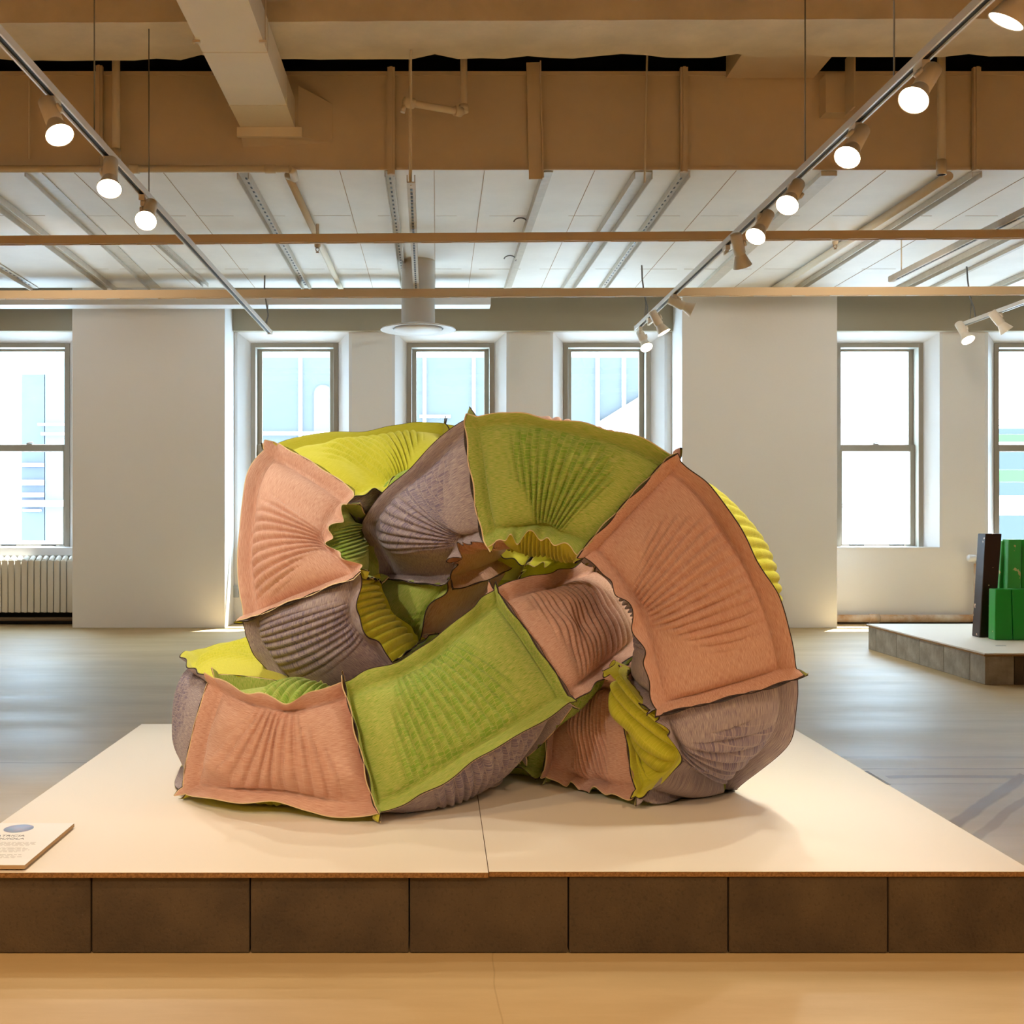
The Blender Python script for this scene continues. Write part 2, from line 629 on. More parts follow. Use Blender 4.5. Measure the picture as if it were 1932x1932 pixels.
# sheet seams with old stain lines on the underside
b = MB()
for x in (-2.32, -1.75, -0.62, -0.02, 0.3, 1.0, 1.9, 2.85, 3.8):
    b.box(x - 0.002, x + 0.002, YD0 + 0.02, YD1 - 0.02, ZU - 0.0025, ZU - 0.0002)
for y in (8.15, 9.9):
    x = -3.2
    while x < 4.6:
        l = 0.08 + 0.35 * rng.random()
        b.box(x, x + l, y - 0.004 + 0.02 * rng.random(), y + 0.004, ZU - 0.0016, ZU - 0.0003)
        x += l + 0.05 + 0.25 * rng.random()
b.mi = 0
b.build('sheet_seam', mat('faint brown seam', (178, 150, 118), 0.8), duct)
struct(MB().box(XL, XR, 6.5, 11.0, ZC - 0.002, ZC - 0.001).build('trim_6', M_black))  # added black sheet, stands in for the shade over the duct


def strap_under(x, wdt, dep=0.03, y0=YD0 + 0.02, y1=YD1 - 0.03, m=M_chan, kind='angle', x2=None, z=ZU - 0.003):
    """a steel strap screwed under the duct along its depth; returned as mesh builder"""
    x2 = x if x2 is None else x2
    b_ = MB()
    if kind == 'angle':
        b_.bar((x, y0, z - 0.004), (x2, y1, z - 0.004), wdt, 0.006)
        b_.bar((x - wdt / 2, y0, z - dep / 2), (x2 - wdt / 2, y1, z - dep / 2), 0.006, dep)
    elif kind == 'channel':
        b_.bar((x, y0, z - 0.004), (x2, y1, z - 0.004), wdt, 0.006)
        for s in (-1, 1):
            b_.bar((x + s * wdt / 2, y0, z - dep / 2), (x2 + s * wdt / 2, y1, z - dep / 2), 0.006, dep)
    elif kind == 'pipe':
        b_.tube([(x, y0, z - wdt / 2), (x2, y1, z - wdt / 2)], wdt / 2, 12)
    elif kind == 'plank':
        b_.bar((x, y0, z - dep / 2), (x2, y1, z - dep / 2), wdt, dep)
    return b_


def holes_under(x, x2, y0, y1, z, n, sz=0.012, ln=0.03, dx=0.0, b_=None):
    b_ = b_ or MB()
    b_.mi = 1
    for i in range(n):
        t = (i + 0.5) / n
        xx = x + (x2 - x) * t + dx
        yy = y0 + (y1 - y0) * t
        b_.box(xx - sz / 2, xx + sz / 2, yy - ln / 2, yy + ln / 2, z - 0.002, z + 0.0005)
    return b_


STRAPS = [
    # x, x_end, width, depth, kind, slotted, label
    (-3.02, -3.12, 0.09, 0.05, 'channel', 0, 'wide cream channel under the duct above the radiator window'),
    (-3.75, -3.85, 0.06, 0.04, 'angle', 1, 'slotted cream angle under the duct at the far left'),
    (-2.57, -2.70, 0.10, 0.035, 'angle', 0, 'plain cream angle under the duct between radiator window and left track'),
    (-1.235, -1.245, 0.07, 0.05, 'channel', 1, 'drilled double channel under the duct next to the branch duct'),
    (-0.305, -0.316, 0.055, 0.035, 'channel', 1, 'chipped drilled strap under the duct left of the slotted channel'),
    (0.70, 0.675, 0.07, 0.06, 'angle', 0, 'bare white angle under the duct with wire loops'),
    (1.31, 1.24, 0.11, 0.05, 'channel', 0, 'wide cream double channel under the duct right of the wire loops'),
    (1.575, 1.58, 0.06, 0.04, 'channel', 1, 'drilled strap under the duct left of the right track'),
    (2.49, 2.54, 0.10, 0.03, 'plank', 0, 'flat cream plank strap under the duct beyond the right track'),
    (3.43, 3.45, 0.06, 0.04, 'channel', 1, 'drilled strap under the duct beside the long white pipe'),
    (4.40, 4.42, 0.07, 0.05, 'channel', 0, 'grey conduit channel under the duct at the far right'),
    (4.68, 4.74, 0.08, 0.03, 'angle', 0, 'plain angle strap under the duct, second from the right edge'),
    (5.24, 5.30, 0.06, 0.04, 'channel', 1, 'drilled strap under the duct at the right edge'),
]
for (xa, xb, wd, dp, kd, hl, lb) in STRAPS:
    e = empty('duct_strap', (xa, YD0, ZU))
    tag(e, lb, 'metal strap', 'straps under the big duct')
    b = strap_under(xa, wd, dp, kind=kd, x2=xb)
    if hl:
        holes_under(xa, xb, YD0 + 0.1, YD1 - 0.15, ZU - 0.0115, 34, 0.012, 0.035, b_=b)
    b.build('rail', [M_chan, M_dark], e)
# short slotted stub
e = empty('duct_strap', (-2.22, 8.7, ZU))
tag(e, 'short pale drilled strap behind the first strut, beside the left track', 'metal strap', 'straps under the big duct')
holes_under(-2.22, -2.18, 8.8, 10.4, ZU - 0.0115, 20, b_=strap_under(-2.22, 0.05, 0.035, y0=8.7, y1=10.5, kind='channel', x2=-2.18)).build('rail', [M_chan, M_dark], e)
# pipes under the duct
tag(strap_under(-0.948, 0.05, kind='pipe', x2=-0.917, z=ZU - 0.004).build('sprinkler_pipe', M_pipe), 'thin cream pipe under the duct right of the branch duct', 'pipe')
tag(strap_under(3.25, 0.06, kind='pipe', x2=3.20, z=ZU - 0.004).build('sprinkler_pipe', M_pipe), 'long white pipe under the duct beyond the right track', 'pipe')

# vertical straps and pipes on the duct face


def vert(name, u, wpx, v0, v1, kind, label, u2=None, Y=YD0 - 0.03, m=M_ductf, cat='metal strap', group='uprights on the duct face'):
    u2 = u if u2 is None else u2
    p, q = P(u, v0, Y), P(u2, v1, Y)
    wd = wpx * Y / F
    b_ = MB()
    if kind == 'pipe':
        b_.tube([p, q], wd / 2, 14)
        b_.tube([p + (q - p) * 0.93, q], wd / 2 * 1.25, 14)
    elif kind == 'rod':
        b_.tube([p, q], wd / 2, 8)
    elif kind == 'angle':
        b_.bar(p, q, wd, 0.008, up=(0, 1, 0))
        b_.bar(p + Vector((wd / 2, -0.015, 0)), q + Vector((wd / 2, -0.015, 0)), 0.008, 0.035, up=(0, 1, 0))
    else:
        b_.bar(p, q, wd, 0.03, up=(0, 1, 0))
        b_.bar(p + Vector((0, -0.02, 0)), q + Vector((0, -0.02, 0)), wd * 0.4, 0.012, up=(0, 1, 0))
    return tag(b_.build(name, m), label, cat, group)


vert('strap_upright', 738, 14, 128, 330, 'strap', 'narrow upright strap on the duct face above the drilled strap')
vert('strap_upright', 1006, 26, 118, 338, 'angle', 'wide angle upright on the duct face near its middle', u2=1011)
vert('strap_upright', 1290, 14, 128, 325, 'strap', 'narrow upright strap on the duct face left of the right track')
vert('strap_upright', 1842, 14, 128, 322, 'strap', 'narrow upright strap on the duct face at the far right')
vert('hanger_rod', 1224, 4, -50, 345, 'rod', 'thin slanting rod on the duct face', u2=1216, m=M_pipe, cat='rod', group=None, Y=YD0 - 0.05)
vert('hanger_rod', 773, 4, -70, 345, 'rod', 'thin straight rod down the duct face to the slotted channel', m=M_pipe, cat='rod', group=None, Y=6.9)
vert('hanger_rod', 55, 4, -45, 300, 'rod', 'thin rod down the duct face at the far left', m=M_pipe, cat='rod', group=None, Y=YD0 - 0.05)
vert('drain_pipe', 219, 15, -66, 308, 'pipe', 'cream pipe down the duct face beside the left track', Y=6.95, m=M_pipe, cat='pipe', group=None)
vert('strap_upright', 188, 12, 125, 315, 'strap', 'slim upright strap behind the hanging wire at the left')
vert('drain_pipe', 1776, 15, -66, 330, 'pipe', 'cream pipe down the duct face beyond the right track', Y=6.95, m=M_pipe, cat='pipe', group=None)
# level pipe along the duct's lower edge at the left
pp = P(0, 319, 6.93)
b = MB()
zz = pp.z
xe = P(545, 319, 6.93).x
b.tube([(-8.5, 6.93, zz), (xe, 6.93, zz)], 0.022, 14)
b.tube([(P(245, 0, 6.93).x, 6.93, zz), (P(262, 0, 6.93).x, 6.93, zz)], 0.029, 14)
b.tube([(P(500, 0, 6.93).x, 6.93, zz), (P(520, 0, 6.93).x, 6.93, zz)], 0.027, 14)
b.tube([(xe, 6.93, zz), (xe + 0.02, 6.96, zz), (xe + 0.02, 7.05, zz - 0.02), (-0.948, 7.085, ZU - 0.03)], 0.026, 14)
tag(b.build('sprinkler_pipe', M_pipe), 'level cream pipe along the duct lower edge at the left', 'pipe')
# elbow pipe in the middle
a0, a1, a2 = P(875, -98, 6.75), P(875, 212, 6.75), P(766, 193, 6.55)
e = empty('elbow_pipe', a1)
tag(e, 'cream elbow pipe with capped end hanging before the duct face', 'pipe')
MB().tube([a0, a1 + Vector((0, 0, 0.03)), a1 + Vector((-0.008, 0, 0.005)), a1 + (a2 - a1) * 0.12, a2], 0.021, 16).tube([a1 + (a2 - a1) * 0.04, a1 + (a2 - a1) * 0.16], 0.03, 16).tube([a1 + Vector((0, 0, 0.0)), a1 + Vector((0, 0, 0.045))], 0.029, 16).build('pipe_run', M_pipe, e)
MB().lathe(a2, (a2 - a1), [(-0.05, 0.031), (0.01, 0.031), (0.012, 0.0)]).tube([a2 + Vector((-.01, 0, -.02)), a2 + Vector((-.02, 0, -.06))], 0.014, 12).build('end_cap', M_pipe, e)

# branch duct coming towards the camera on the left
bd = empty('branch_duct', (-1.06, 6.9, 3.5))
tag(bd, 'cream branch duct running forward overhead from the big duct', 'duct')
b = MB()
xl_, xr_, zb_, zt_ = -1.23, -0.89, 3.534, 3.71
b.box(xl_, xr_, 0.5, 6.98, zb_, zt_)
for y in (6.6, 5.85, 5.1, 4.3):
    b.box(xl_ - 0.003, xr_ + 0.003, y - 0.003, y + 0.003, zb_ - 0.003, zt_ + .001)
b.build('duct_casing', M_duct2, bd)
MB().box(xl_ - 0.02, xr_ + 0.045, 6.96, 6.984, zb_ - 0.06, zb_ - 0.002).build('joint_flange', M_duct2, bd)
k = MB().hexa([(xl_, 6.985, zb_ - 0.05), (xr_ + 0.02, 6.985, zb_ - 0.05), (-0.665, 7.068, 3.47), (xl_, 7.068, 3.44),
               (xl_, 6.985, 3.80), (xr_ + 0.02, 6.985, 3.80), (-0.665, 7.068, 3.715), (xl_, 7.068, 3.80)])
k.build('flared_collar', M_ductf, bd)
b = MB()
for s, y in ((-1, 5.7), (1, 5.7)):
    xx = -1.06 + s * 0.17
    b.box(xx - 0.02, xx + 0.02, y - 0.008, y + 0.008, zb_ - 0.012, zb_ - 0.001)
    b.tube([(xx + s * 0.012, y, zb_ - 0.02), (xx + s * 0.012, y, 4.5)], 0.004, 6)
b.build('hanger_bracket', M_pipe, bd)
# second short duct behind the beam at the right
o = MB().box(1.824, 2.378, 6.45, 7.052, 3.87, 4.2).build('branch_duct', M_ductf, bevel=0.004)
tag(o, 'short tan duct stub tucked behind the beam at the right', 'duct')
o = MB().box(2.42, 2.58, 6.95, 7.066, 3.62, 3.86).box(2.54, 2.55, 6.8, 6.95, 3.60, 3.95).build('duct_bracket', M_ductf)
tag(o, 'small tan bracket box on the duct face at the right', 'bracket')

# strut bars across the room


def strut(va, vb, Y, hgt, label):
    zl, zr = P(0, va, Y).z, P(1932, vb, Y).z
    xl2, xr2 = P(0, va, Y).x, P(1932, vb, Y).x
    sl = (zr - zl) / (xr2 - xl2)
    A = Vector((XL + 0.01, Y, zl + (XL - xl2) * sl))
    B = Vector((XR - 0.01, Y, zl + (XR - xl2) * sl))
    e_ = empty('strut_bar', (A + B) / 2)
    tag(e_, label, 'strut', 'long struts crossing the ceiling')
    b_ = MB()
    b_.bar(A, B, 0.008, hgt)
    b_.bar(A + Vector((0, 0.041, 0)), B + Vector((0, 0.041, 0)), 0.008, hgt)
    b_.bar(A + Vector((0, 0.02, hgt / 2)), B + Vector((0, 0.02, hgt / 2)), 0.041, 0.006)
    m_ = b_
    m_.mi = 1
    n = 60
    for i in range(n):
        p_ = A + (B - A) * ((i + 0.5) / n)
        q_ = p_ + (B - A) * (0.35 / n)
        m_.bar(p_ + Vector((0, 0.006, -hgt / 2 - 0.002)), q_ + Vector((0, 0.006, -hgt / 2 - 0.002)), 0.01, 0.008)
    m_.build('channel', [M_chan2, M_chan], e_)
    return e_


strut(453, 441, 7.24, 0.052, 'nearer of the two long tan struts crossing under the duct')
strut(556, 548, 9.02, 0.062, 'farther of the two long tan struts, level with the pier tops')
o = MB().box(XL + 0.3, 0.494, 10.3, 10.5, 3.057, 3.16).build('cable_tray', M_white, bevel=0.004)
tag(o, 'long white tray hanging just behind the farther strut', 'tray')
# slotted channel hung along the room, and another at the right


def slotted(x0_, x1_, y0_, y1_, z, label):
    e_ = empty('slotted_channel', ((x0_ + x1_) / 2, (y0_ + y1_) / 2, z))
    tag(e_, label, 'channel', 'slotted channels hung below the duct')
    b_ = MB()
    b_.bar((x0_, y0_, z), (x1_, y1_, z), 0.042, 0.006)
    for s in (-1, 1):
        b_.bar((x0_ + s * .021, y0_, z + 0.02), (x1_ + s * .021, y1_, z + .02), 0.005, 0.042)
    holes_under(x0_, x1_, y0_ + 0.1, y1_ - 0.1, z - 0.0035, 44, 0.013, 0.045, b_=b_).build('rail', [M_chan, M_dark], e_)
    MB().tube([(x0_, y0_ + 0.04, z - 0.01), (x0_, y0_ + 0.04, 4.5)], 0.005, 8).build('hanger_rod', M_pipe, e_)
    MB().tube([(x1_, y1_ - 0.2, z - 0.01), (x1_, y1_ - 0.2, ZU - 0.006)], 0.005, 8).build('hanger_rod', M_pipe, e_)


slotted(-0.147, -0.178, 6.22, 9.62, 2.965, 'slotted white channel running towards the round diffuser')
slotted(3.68, 3.64, 6.3, 8.95, 2.985, 'slotted cream channel at the right, dashed with openings')

# wire loops on the bare angle, sprinklers


def loop(u, v, Y, label):
    c = P(u, v, Y)
    pts = [c + Vector((0.05 * math.cos(a), 0, 0.035 * math.sin(a))) for a in np.linspace(-0.3, 3.0, 10)]
    tag(MB().tube(pts, 0.005, 6).build('wire_loop', M_cable), label, 'wire', None)


loop(982, 420, 8.2, 'upper bent wire loop on the bare angle')
loop(962, 490, 9.3, 'lower bent wire loop on the bare angle')


def sprinkler(u, v, Y, ztop, label):
    c = P(u, v, Y)
    e_ = empty('fire_sprinkler', c)
    tag(e_, label, 'sprinkler', 'sprinkler heads')
    MB().tube([(c.x, c.y, ztop), (c.x, c.y, c.z + 0.03)], 0.012, 10).lathe((c.x, c.y, c.z + 0.03), (0, 0, -1), [(0, 0.0), (0.0, 0.022), (0.02, 0.022), (0.03, 0.012)]).build('fitting', M_pipe, e_)
    MB().tube([c + Vector((-0.01, 0, 0.01)), c + Vector((-0.012, 0, -0.015)), c + Vector((0, 0, -0.03))], 0.003, 6).tube([c + Vector((0.01, 0, 0.01)), c + Vector((0.012, 0, -0.015)), c + Vector((0, 0, -0.03))], 0.003, 6).lathe(c + Vector((0, 0, -0.03)), (0, 0, -1), [(0, 0.0), (0, 0.012), (0.003, 0.012), (0.003, 0.0)]).build('deflector', M_rust, e_)


sprinkler(599, 468, 8.2, ZU - 0.05, 'left sprinkler head hanging under the nearer strut')
sprinkler(1576, 462, 8.6, ZU - 0.02, 'right sprinkler head hanging under the nearer strut')

# round ceiling diffuser
dc = P(789, 622, 9.6)
e = empty('ceiling_diffuser', dc)
tag(e, 'round white ceiling diffuser on a short neck before the middle window', 'air diffuser')
MB().tube([(dc.x, dc.y, dc.z + 0.03), (dc.x, dc.y, ZU)], 0.144, 36, cap=False).build('neck', mat('grey neck metal', (200, 198, 194), 0.5), e)
MB().lathe(dc + Vector((0, 0, 0.045)), (0, 0, -1), [(0, 0.145), (0.012, 0.2), (0.028, 0.27), (0.04, 0.318), (0.048, 0.325), (0.05, 0.315), (0.04, 0.25), (0.035, 0.22)], 48).build('flared_ring', M_white, e)
MB().lathe(dc + Vector((0, 0, -0.002)), (0, 0, -1), [(-0.02, 0.0), (-0.02, 0.2), (0.0, 0.208), (0.008, 0.2), (0.012, 0.0)], 48).build('centre_disc', M_white, e)

# ------------------------------------------------------------------ light tracks
ZT = 2.80
TRACKS = [(-1.545, 10.28, 'left white light track running to the windows', -4.5),
          (1.80, 10.05, 'right white light track running to the windows', -4.5),
          (4.65, 9.91, 'far right white light track over the green timber piece', 3.0)]
for x, y1, lb, y0 in TRACKS:
    e = empty('light_track', (x, y1, ZT))
    tag(e, lb, 'light track', 'light tracks')
    b = MB()
    b.box(x - 0.0175, x + 0.0175, y0, y1, ZT, ZT + 0.018)
    for s in (-1, 1):
        b.box(x + s * 0.0175 - 0.004, x + s * 0.0175 + 0.004, y0, y1, ZT - 0.014, ZT + 0.018)
    b.build('rail', M_track, e)
    MB().box(x - 0.0125, x + 0.0125, y0, y1 - 0.02, ZT - 0.006, ZT - 0.0005).build('groove', M_groove, e)
    MB().box(x - 0.024, x + 0.024, y1, y1 + 0.02, ZT - 0.018, ZT + 0.022).build('end_cap', M_track, e)


def wire(u, v0, v1, x, label, cable=False):
    """hanging wire from above down to the track at x"""
    Y = abs(x) * F / abs(u - CX)
    p = Vector((x, Y, ZT + 0.018))
    b_ = MB()
    if cable:
        b_.tube([p + Vector((0.0, -0.1, 0)), p + Vector((0.02, -0.03, 0.1)), p + Vector((0, 0, 0.2)), p + Vector((-0.02, 0, 0.35)), p + Vector((-0.02, 0.02, ZU - ZT - 0.03))], 0.007, 8)
        b_.tube([p, p + Vector((0.01, 0, 0.12)), p + Vector((0.012, 0, 0.2))], 0.004, 6)
        nm, cat = 'power_cable', 'cable'
    else:
        top = 3.3 if YD0 < Y < YD1 else (3.72 if 5.9 < Y < 6.4 else ZC)
        b_.tube([p, (x, Y, top)], 0.0035, 6)
        nm, cat = 'suspension_wire', 'wire'
    tag(b_.build(nm, M_cable if cable else M_wire), label, cat)


wire(178, 0, 260, -1.545, 'thin wire holding the left track, nearest the camera')
wire(281, 160, 370, -1.545, 'thin wire holding the left track above its third lamp')
wire(1687, 0, 135, 1.80, 'thin wire holding the right track, nearest the camera')
wire(1519, 110, 330, 1.80, 'thin wire holding the right track over its third lamp')
wire(503, 0, 0, -1.545, 'grey cable dropping to the far end of the left track', True)
wire(1216, 0, 0, 1.80, 'grey cable dropping to the far end of the right track', True)
wire(1830, 0, 0, 4.65, 'grey cable dropping to the end of the far right track', True)

LAMPCOL = {}


def lamp(track, va, lens_uv, aim, label, lit=True, power=LAMP_W, Y=None, lens=None, group='track lamps', col=WARM, ang=75):
    x = TRACKS[track][0]
    if Y is None:
        Y = (ZT - H) * F / (CY - va)
    aim = Vector(aim).normalized()
    if lens is None:
        # lens centre: on the sight line of its position, at the plane fixed by the drop below the track
        lens = P(lens_uv[0], lens_uv[1], Y + aim.y * 0.10)
    lens = Vector(lens)
    top = (lens - aim * 0.20).z + 0.032
    if top > ZT - 0.016:      # the head hangs clear below its track, a little nearer
        k_ = 1 - (top - (ZT - 0.016)) / (lens.z - H)
        lens = Vector((lens.x * k_, lens.y * k_, H + (lens.z - H) * k_))
    tp = Vector((x, Y, ZT - 0.012))
    e_ = empty('track_lamp', tp)
    tag(e_, label, 'spotlight', group)
    MB().box(x - 0.016, x + 0.016, Y - 0.04, Y + 0.04, ZT - 0.045, ZT - 0.0145).box(x - 0.012, x + 0.012, Y - 0.02, Y + 0.02, ZT - 0.07, ZT - 0.045).build('adapter', M_lampw, e_, bevel=0.003)
    back = lens - aim * 0.20
    piv = lens - aim * 0.13
    side = aim.cross(Vector((0, 1, 0.2))).normalized()
    if (tp - piv).dot(side) < 0:
        side = -side
    arm_end = piv + side * 0.045
    MB().tube([(x, Y, ZT - 0.065), arm_end + (Vector((x, Y, ZT - 0.065)) - arm_end) * 0.3, arm_end, piv + side * 0.03], 0.007, 8).lathe(piv + side * 0.034, side, [(0, 0.0), (0, 0.02), (0.012, 0.02), (0.012, 0.0)], 16).build('yoke', M_lampw, e_)
    MB().lathe(back, aim, [(0, 0.0), (0.0, 0.030), (0.004, 0.034), (0.12, 0.035), (0.122, 0.031), (0.128, 0.031)], 28).build('housing', M_lampw, e_)
    MB().lathe(back, aim, [(0.128, 0.031), (0.135, 0.034), (0.165, 0.044), (0.198, 0.056), (0.2, 0.0555), (0.196, 0.053)], 32).build('reflector', M_lampw, e_)
    MB().lathe(back, aim, [(0.197, 0.053), (0.199, 0.03), (0.2, 0.0)], 32).build('lens', M_lens if lit else M_lensoff, e_)
    if lit:
        ld_ = bpy.data.lights.new('lamp_light', 'SPOT')
        ld_.energy = power
        ld_.color = col
        ld_.spot_size = math.radians(ang)
        ld_.spot_blend = 0.8
        ld_.shadow_soft_size = 0.035
        lo_ = bpy.data.objects.new('lamp_light', ld_)
        lo_.location = lens + aim * 0.03 - tp
        lo_.rotation_euler = aim.to_track_quat('-Z', 'Y').to_euler()
        lo_.parent = e_
        COL.objects.link(lo_)
    return e_


lamp(1, -45, (1897, 42), (-0.45, 0.25, -0.85), 'large lamp cut by the top right corner of the picture')
lamp(1, 112, (1723, 190), (-0.55, -0.42, -0.75), 'lit lamp on the right track, second from the top right corner')
lamp(1, 230, (1598, 298), (-0.5, -0.45, -0.75), 'lit lamp on the right track before the big duct face')
lamp(1, 342, (1485, 388), (-0.45, -0.55, -0.7), 'glaring lamp on the right track just above the nearer strut')
lamp(1, 400, (1425, 447), (-0.5, -0.45, -0.75), 'lit lamp on the right track touching the nearer strut')
lamp(1, 460, (1401, 503), (0.3, 0.35, -0.85), 'only unlit lamp, on the right track below the nearer strut', lit=False)
lamp(1, 553, (1307, 585), (0.85, -0.1, -0.4), 'lamp on the right track turned sideways to the right pier', power=18)
lamp(1, 598, (1253, 628), (0.45, -0.15, -0.85), 'second lamp from the far end of the right track', power=18)
lamp(1, 614, (1220, 656), (0.2, -0.6, -0.8), 'last lamp at the far end of the right track', power=18)
lamp(0, 180, (113, 256), (0.42, -0.42, -0.85), 'nearest lit lamp on the left track')
lamp(0, 293, (206, 357), (0.12, -0.55, -0.8), 'middle lit lamp on the left track')
lamp(0, 365, (275, 417), (0.05, -0.75, -0.65), 'farthest lit lamp on the left track')
lamp(2, 612, (1827, 642), (0.15, -0.55, -0.8), 'end lamp on the far right track', power=45)
lamp(2, 588, (1900, 625), (0.55, -0.15, -0.8), 'angled lamp on the far right track near the picture edge', power=45)

# ================================================================== PLATFORM
ZP = 0.208
XPL, XPR = -1.272, 1.500
seam_x = 0.128
for a_, b_, y0_, lb in ((XPL, seam_x, 2.798, 'left half of the cream platform top, under the knotted cushion'), (seam_x + 0.002, XPR, 2.806, 'right half of the cream platform top, under the knotted cushion')):
    e = empty('platform_board', ((a_ + b_) / 2, 3.8, ZP - 0.0135))
    tag(e, lb, 'platform board', 'platform top boards')
    MB().box(a_, b_, y0_ + 0.0006, 4.8, ZP - 0.0135, ZP - 0.0012).build('core', M_boardedge, e)
    MB().box(a_, b_, y0_, 4.8005, ZP - 0.0011, ZP).build('laminate', M_board, e)

joints = [-134, 171, 471, 772, 1073, 1375, 1677, 1938]
names = ['concrete block cut by the left picture edge, under the information card', 'second concrete block from the left in the front row',
         'third concrete block from the left in the front row', 'concrete block in the middle of the front row under the board joint',
         'concrete block just right of the middle of the front row', 'smooth concrete block beside the pitted one at the right',
         'pitted concrete block at the right end of the front row']
for i in range(7):
    xa = P(joints[i], 0, 2.806).x + 0.0018
    xb = P(joints[i + 1], 0, 2.806).x - 0.0018
    o = MB().box(-(xb - xa) / 2, (xb - xa) / 2, 0, 0.2, 0, 0.1935).build('concrete_block', M_block, bevel=0.003)
    o.location = ((xa + xb) / 2, 2.81 + 0.002 * rng.random(), 0.0005)
    tag(o, names[i], 'concrete block', 'front row of concrete blocks')

# printed line on the platform edge (unreadable strokes)
b = MB()
pA, pB = P(1634, 1455, 0), None
yA = (H - ZP) * F / (1455 - CY)
yB = (H - ZP) * F / (1481 - CY)
xA = (1634 - CX) * yA / F
xB = (1678 - CX) * yB / F
t = 0.0
while t < 1:
    l = 0.02 + 0.05 * rng.random()
    p = Vector((xA + (xB - xA) * t, yA + (yB - yA) * t, ZP + 0.0004))
    q = Vector((xA + (xB - xA) * min(1, t + l), yA + (yB - yA) * min(1, t + l), ZP + 0.0004))
    b.bar(p, q, 0.012, 0.0004)
    t += l + 0.015
tag(b.build('printed_notice', M_ink), 'tiny grey printed line near the right edge of the platform top', 'lettering')

# information card
ZC0 = ZP + 0.0135
card = empty('information_card', (-1.155, 3.0, ZP))
tag(card, 'white information card with blue oval lying on the platform corner', 'information card')
MB().box(-1.268, -1.040, 2.812, 3.197, ZP + 0.004, ZC0).build('card_base', M_cardedge, card)
MB().box(-1.268, -1.040, 2.812, 3.197, ZC0, ZC0 + 0.001).build('card_face', M_label, card)
MB().lathe((-1.178, 3.140, ZC0 + 0.001), (0, 0, 1), [(0, 0.04), (0.0005, 0.04), (0.0005, 0.0)], 40).build('printed_portrait', M_blue, card)


def text(s, size, x, y, z, parent, m, name):
    cu = bpy.data.curves.new(name, 'FONT')
    cu.body = s
    cu.size = size
    cu.align_x = 'CENTER'
    cu.extrude = 0.0002
    to = bpy.data.objects.new(name, cu)
    COL.objects.link(to)
    dg = bpy.context.evaluated_depsgraph_get()
    me = bpy.data.meshes.new_from_object(to.evaluated_get(dg))
    bpy.data.objects.remove(to)
    me.materials.clear()
    me.materials.append(m)
    o_ = bpy.data.objects.new(name, me)
    COL.objects.link(o_)
    o_.parent = parent
    o_.location = Vector((x, y, z)) - Vector(parent.location)
    return o_


text('PATRICIA', 0.021, -1.178, 3.062, ZC0 + 0.0012, card, M_ink, 'lettering')
text('URQUIOLA', 0.021, -1.178, 3.034, ZC0 + 0.0012, card, M_ink, 'lettering')
b = MB()
for gi, (ya, n) in enumerate(((3.005, 4), (2.955, 5), (2.895, 4))):
    for j in range(n):
        y = ya - j * 0.009
        x = -1.262
        xe_ = -1.07 - 0.03 * rng.random()
        while x < xe_:
            l = 0.006 + 0.015 * rng.random()
            b.box(x, min(x + l, xe_), y, y + 0.003, ZC0 + 0.001, ZC0 + 0.0013)
            x += l + 0.004
b.build('printed_paragraph', M_ink2, card)

# ================================================================== SECOND PLATFORM
PX0, PX1, PY0, PY1 = 3.585, 6.2, 7.30, 9.30
e = empty('platform_board', ((PX0 + PX1) / 2, 8.3, ZP - 0.014))
tag(e, 'pale top board of the smaller rear platform under the green timber piece', 'platform board')
MB().box(PX0 - 0.012, PX1, PY0 - 0.012, PY1, ZP - 0.02, ZP - 0.009).build('core', M_boardedge, e)
MB().box(PX0 - 0.006, PX1, PY0 - 0.006, PY1, ZP - 0.009, ZP).build('laminate', M_board, e)
ys = [7.30, 7.51, 7.90, 8.30, 8.71, 9.12, 9.28]
M_block2 = mat('chalky grey concrete block', (174, 160, 140), 0.95, rgb2=(140, 128, 110), nscale=9, bump=0.3, bscale=80)
nm2 = ['narrow corner block of the rear platform', 'chalk-marked block next to the rear platform corner', 'third side block from the front of the rear platform',
       'side block of the rear platform with dark chipped corners', 'whitened side block of the rear platform', 'last narrow side block of the rear platform']
for i in range(6):
    o = MB().box(0, 0.19, 0, ys[i + 1] - ys[i] - 0.004, 0, 0.187).build('concrete_block', M_block2, bevel=0.003)
    o.location = (PX0, ys[i] + 0.002, 0.0005)
    tag(o, nm2[i], 'concrete block', 'side blocks of the rear platform')
for i in range(1):
    o = MB().box(0, 0.396, 0, 0.19, 0, 0.187).build('concrete_block', M_block, bevel=0.003)
    o.location = (PX0 + 0.193 + i * 0.4, PY0 + 0.001, 0.0005)
    tag(o, 'front block of the rear platform at the right picture edge' if i == 0 else 'front block of the rear platform', 'concrete block', 'front blocks of the rear platform')
b = MB()
for k in range(6):
    b.box(3.86 + k * 0.012, 3.868 + k * 0.012, 7.70, 7.72, ZP + 0.0001, ZP + 0.0006)
tag(b.build('printed_notice', M_ink), 'tiny dark printed mark on the rear platform top', 'lettering')


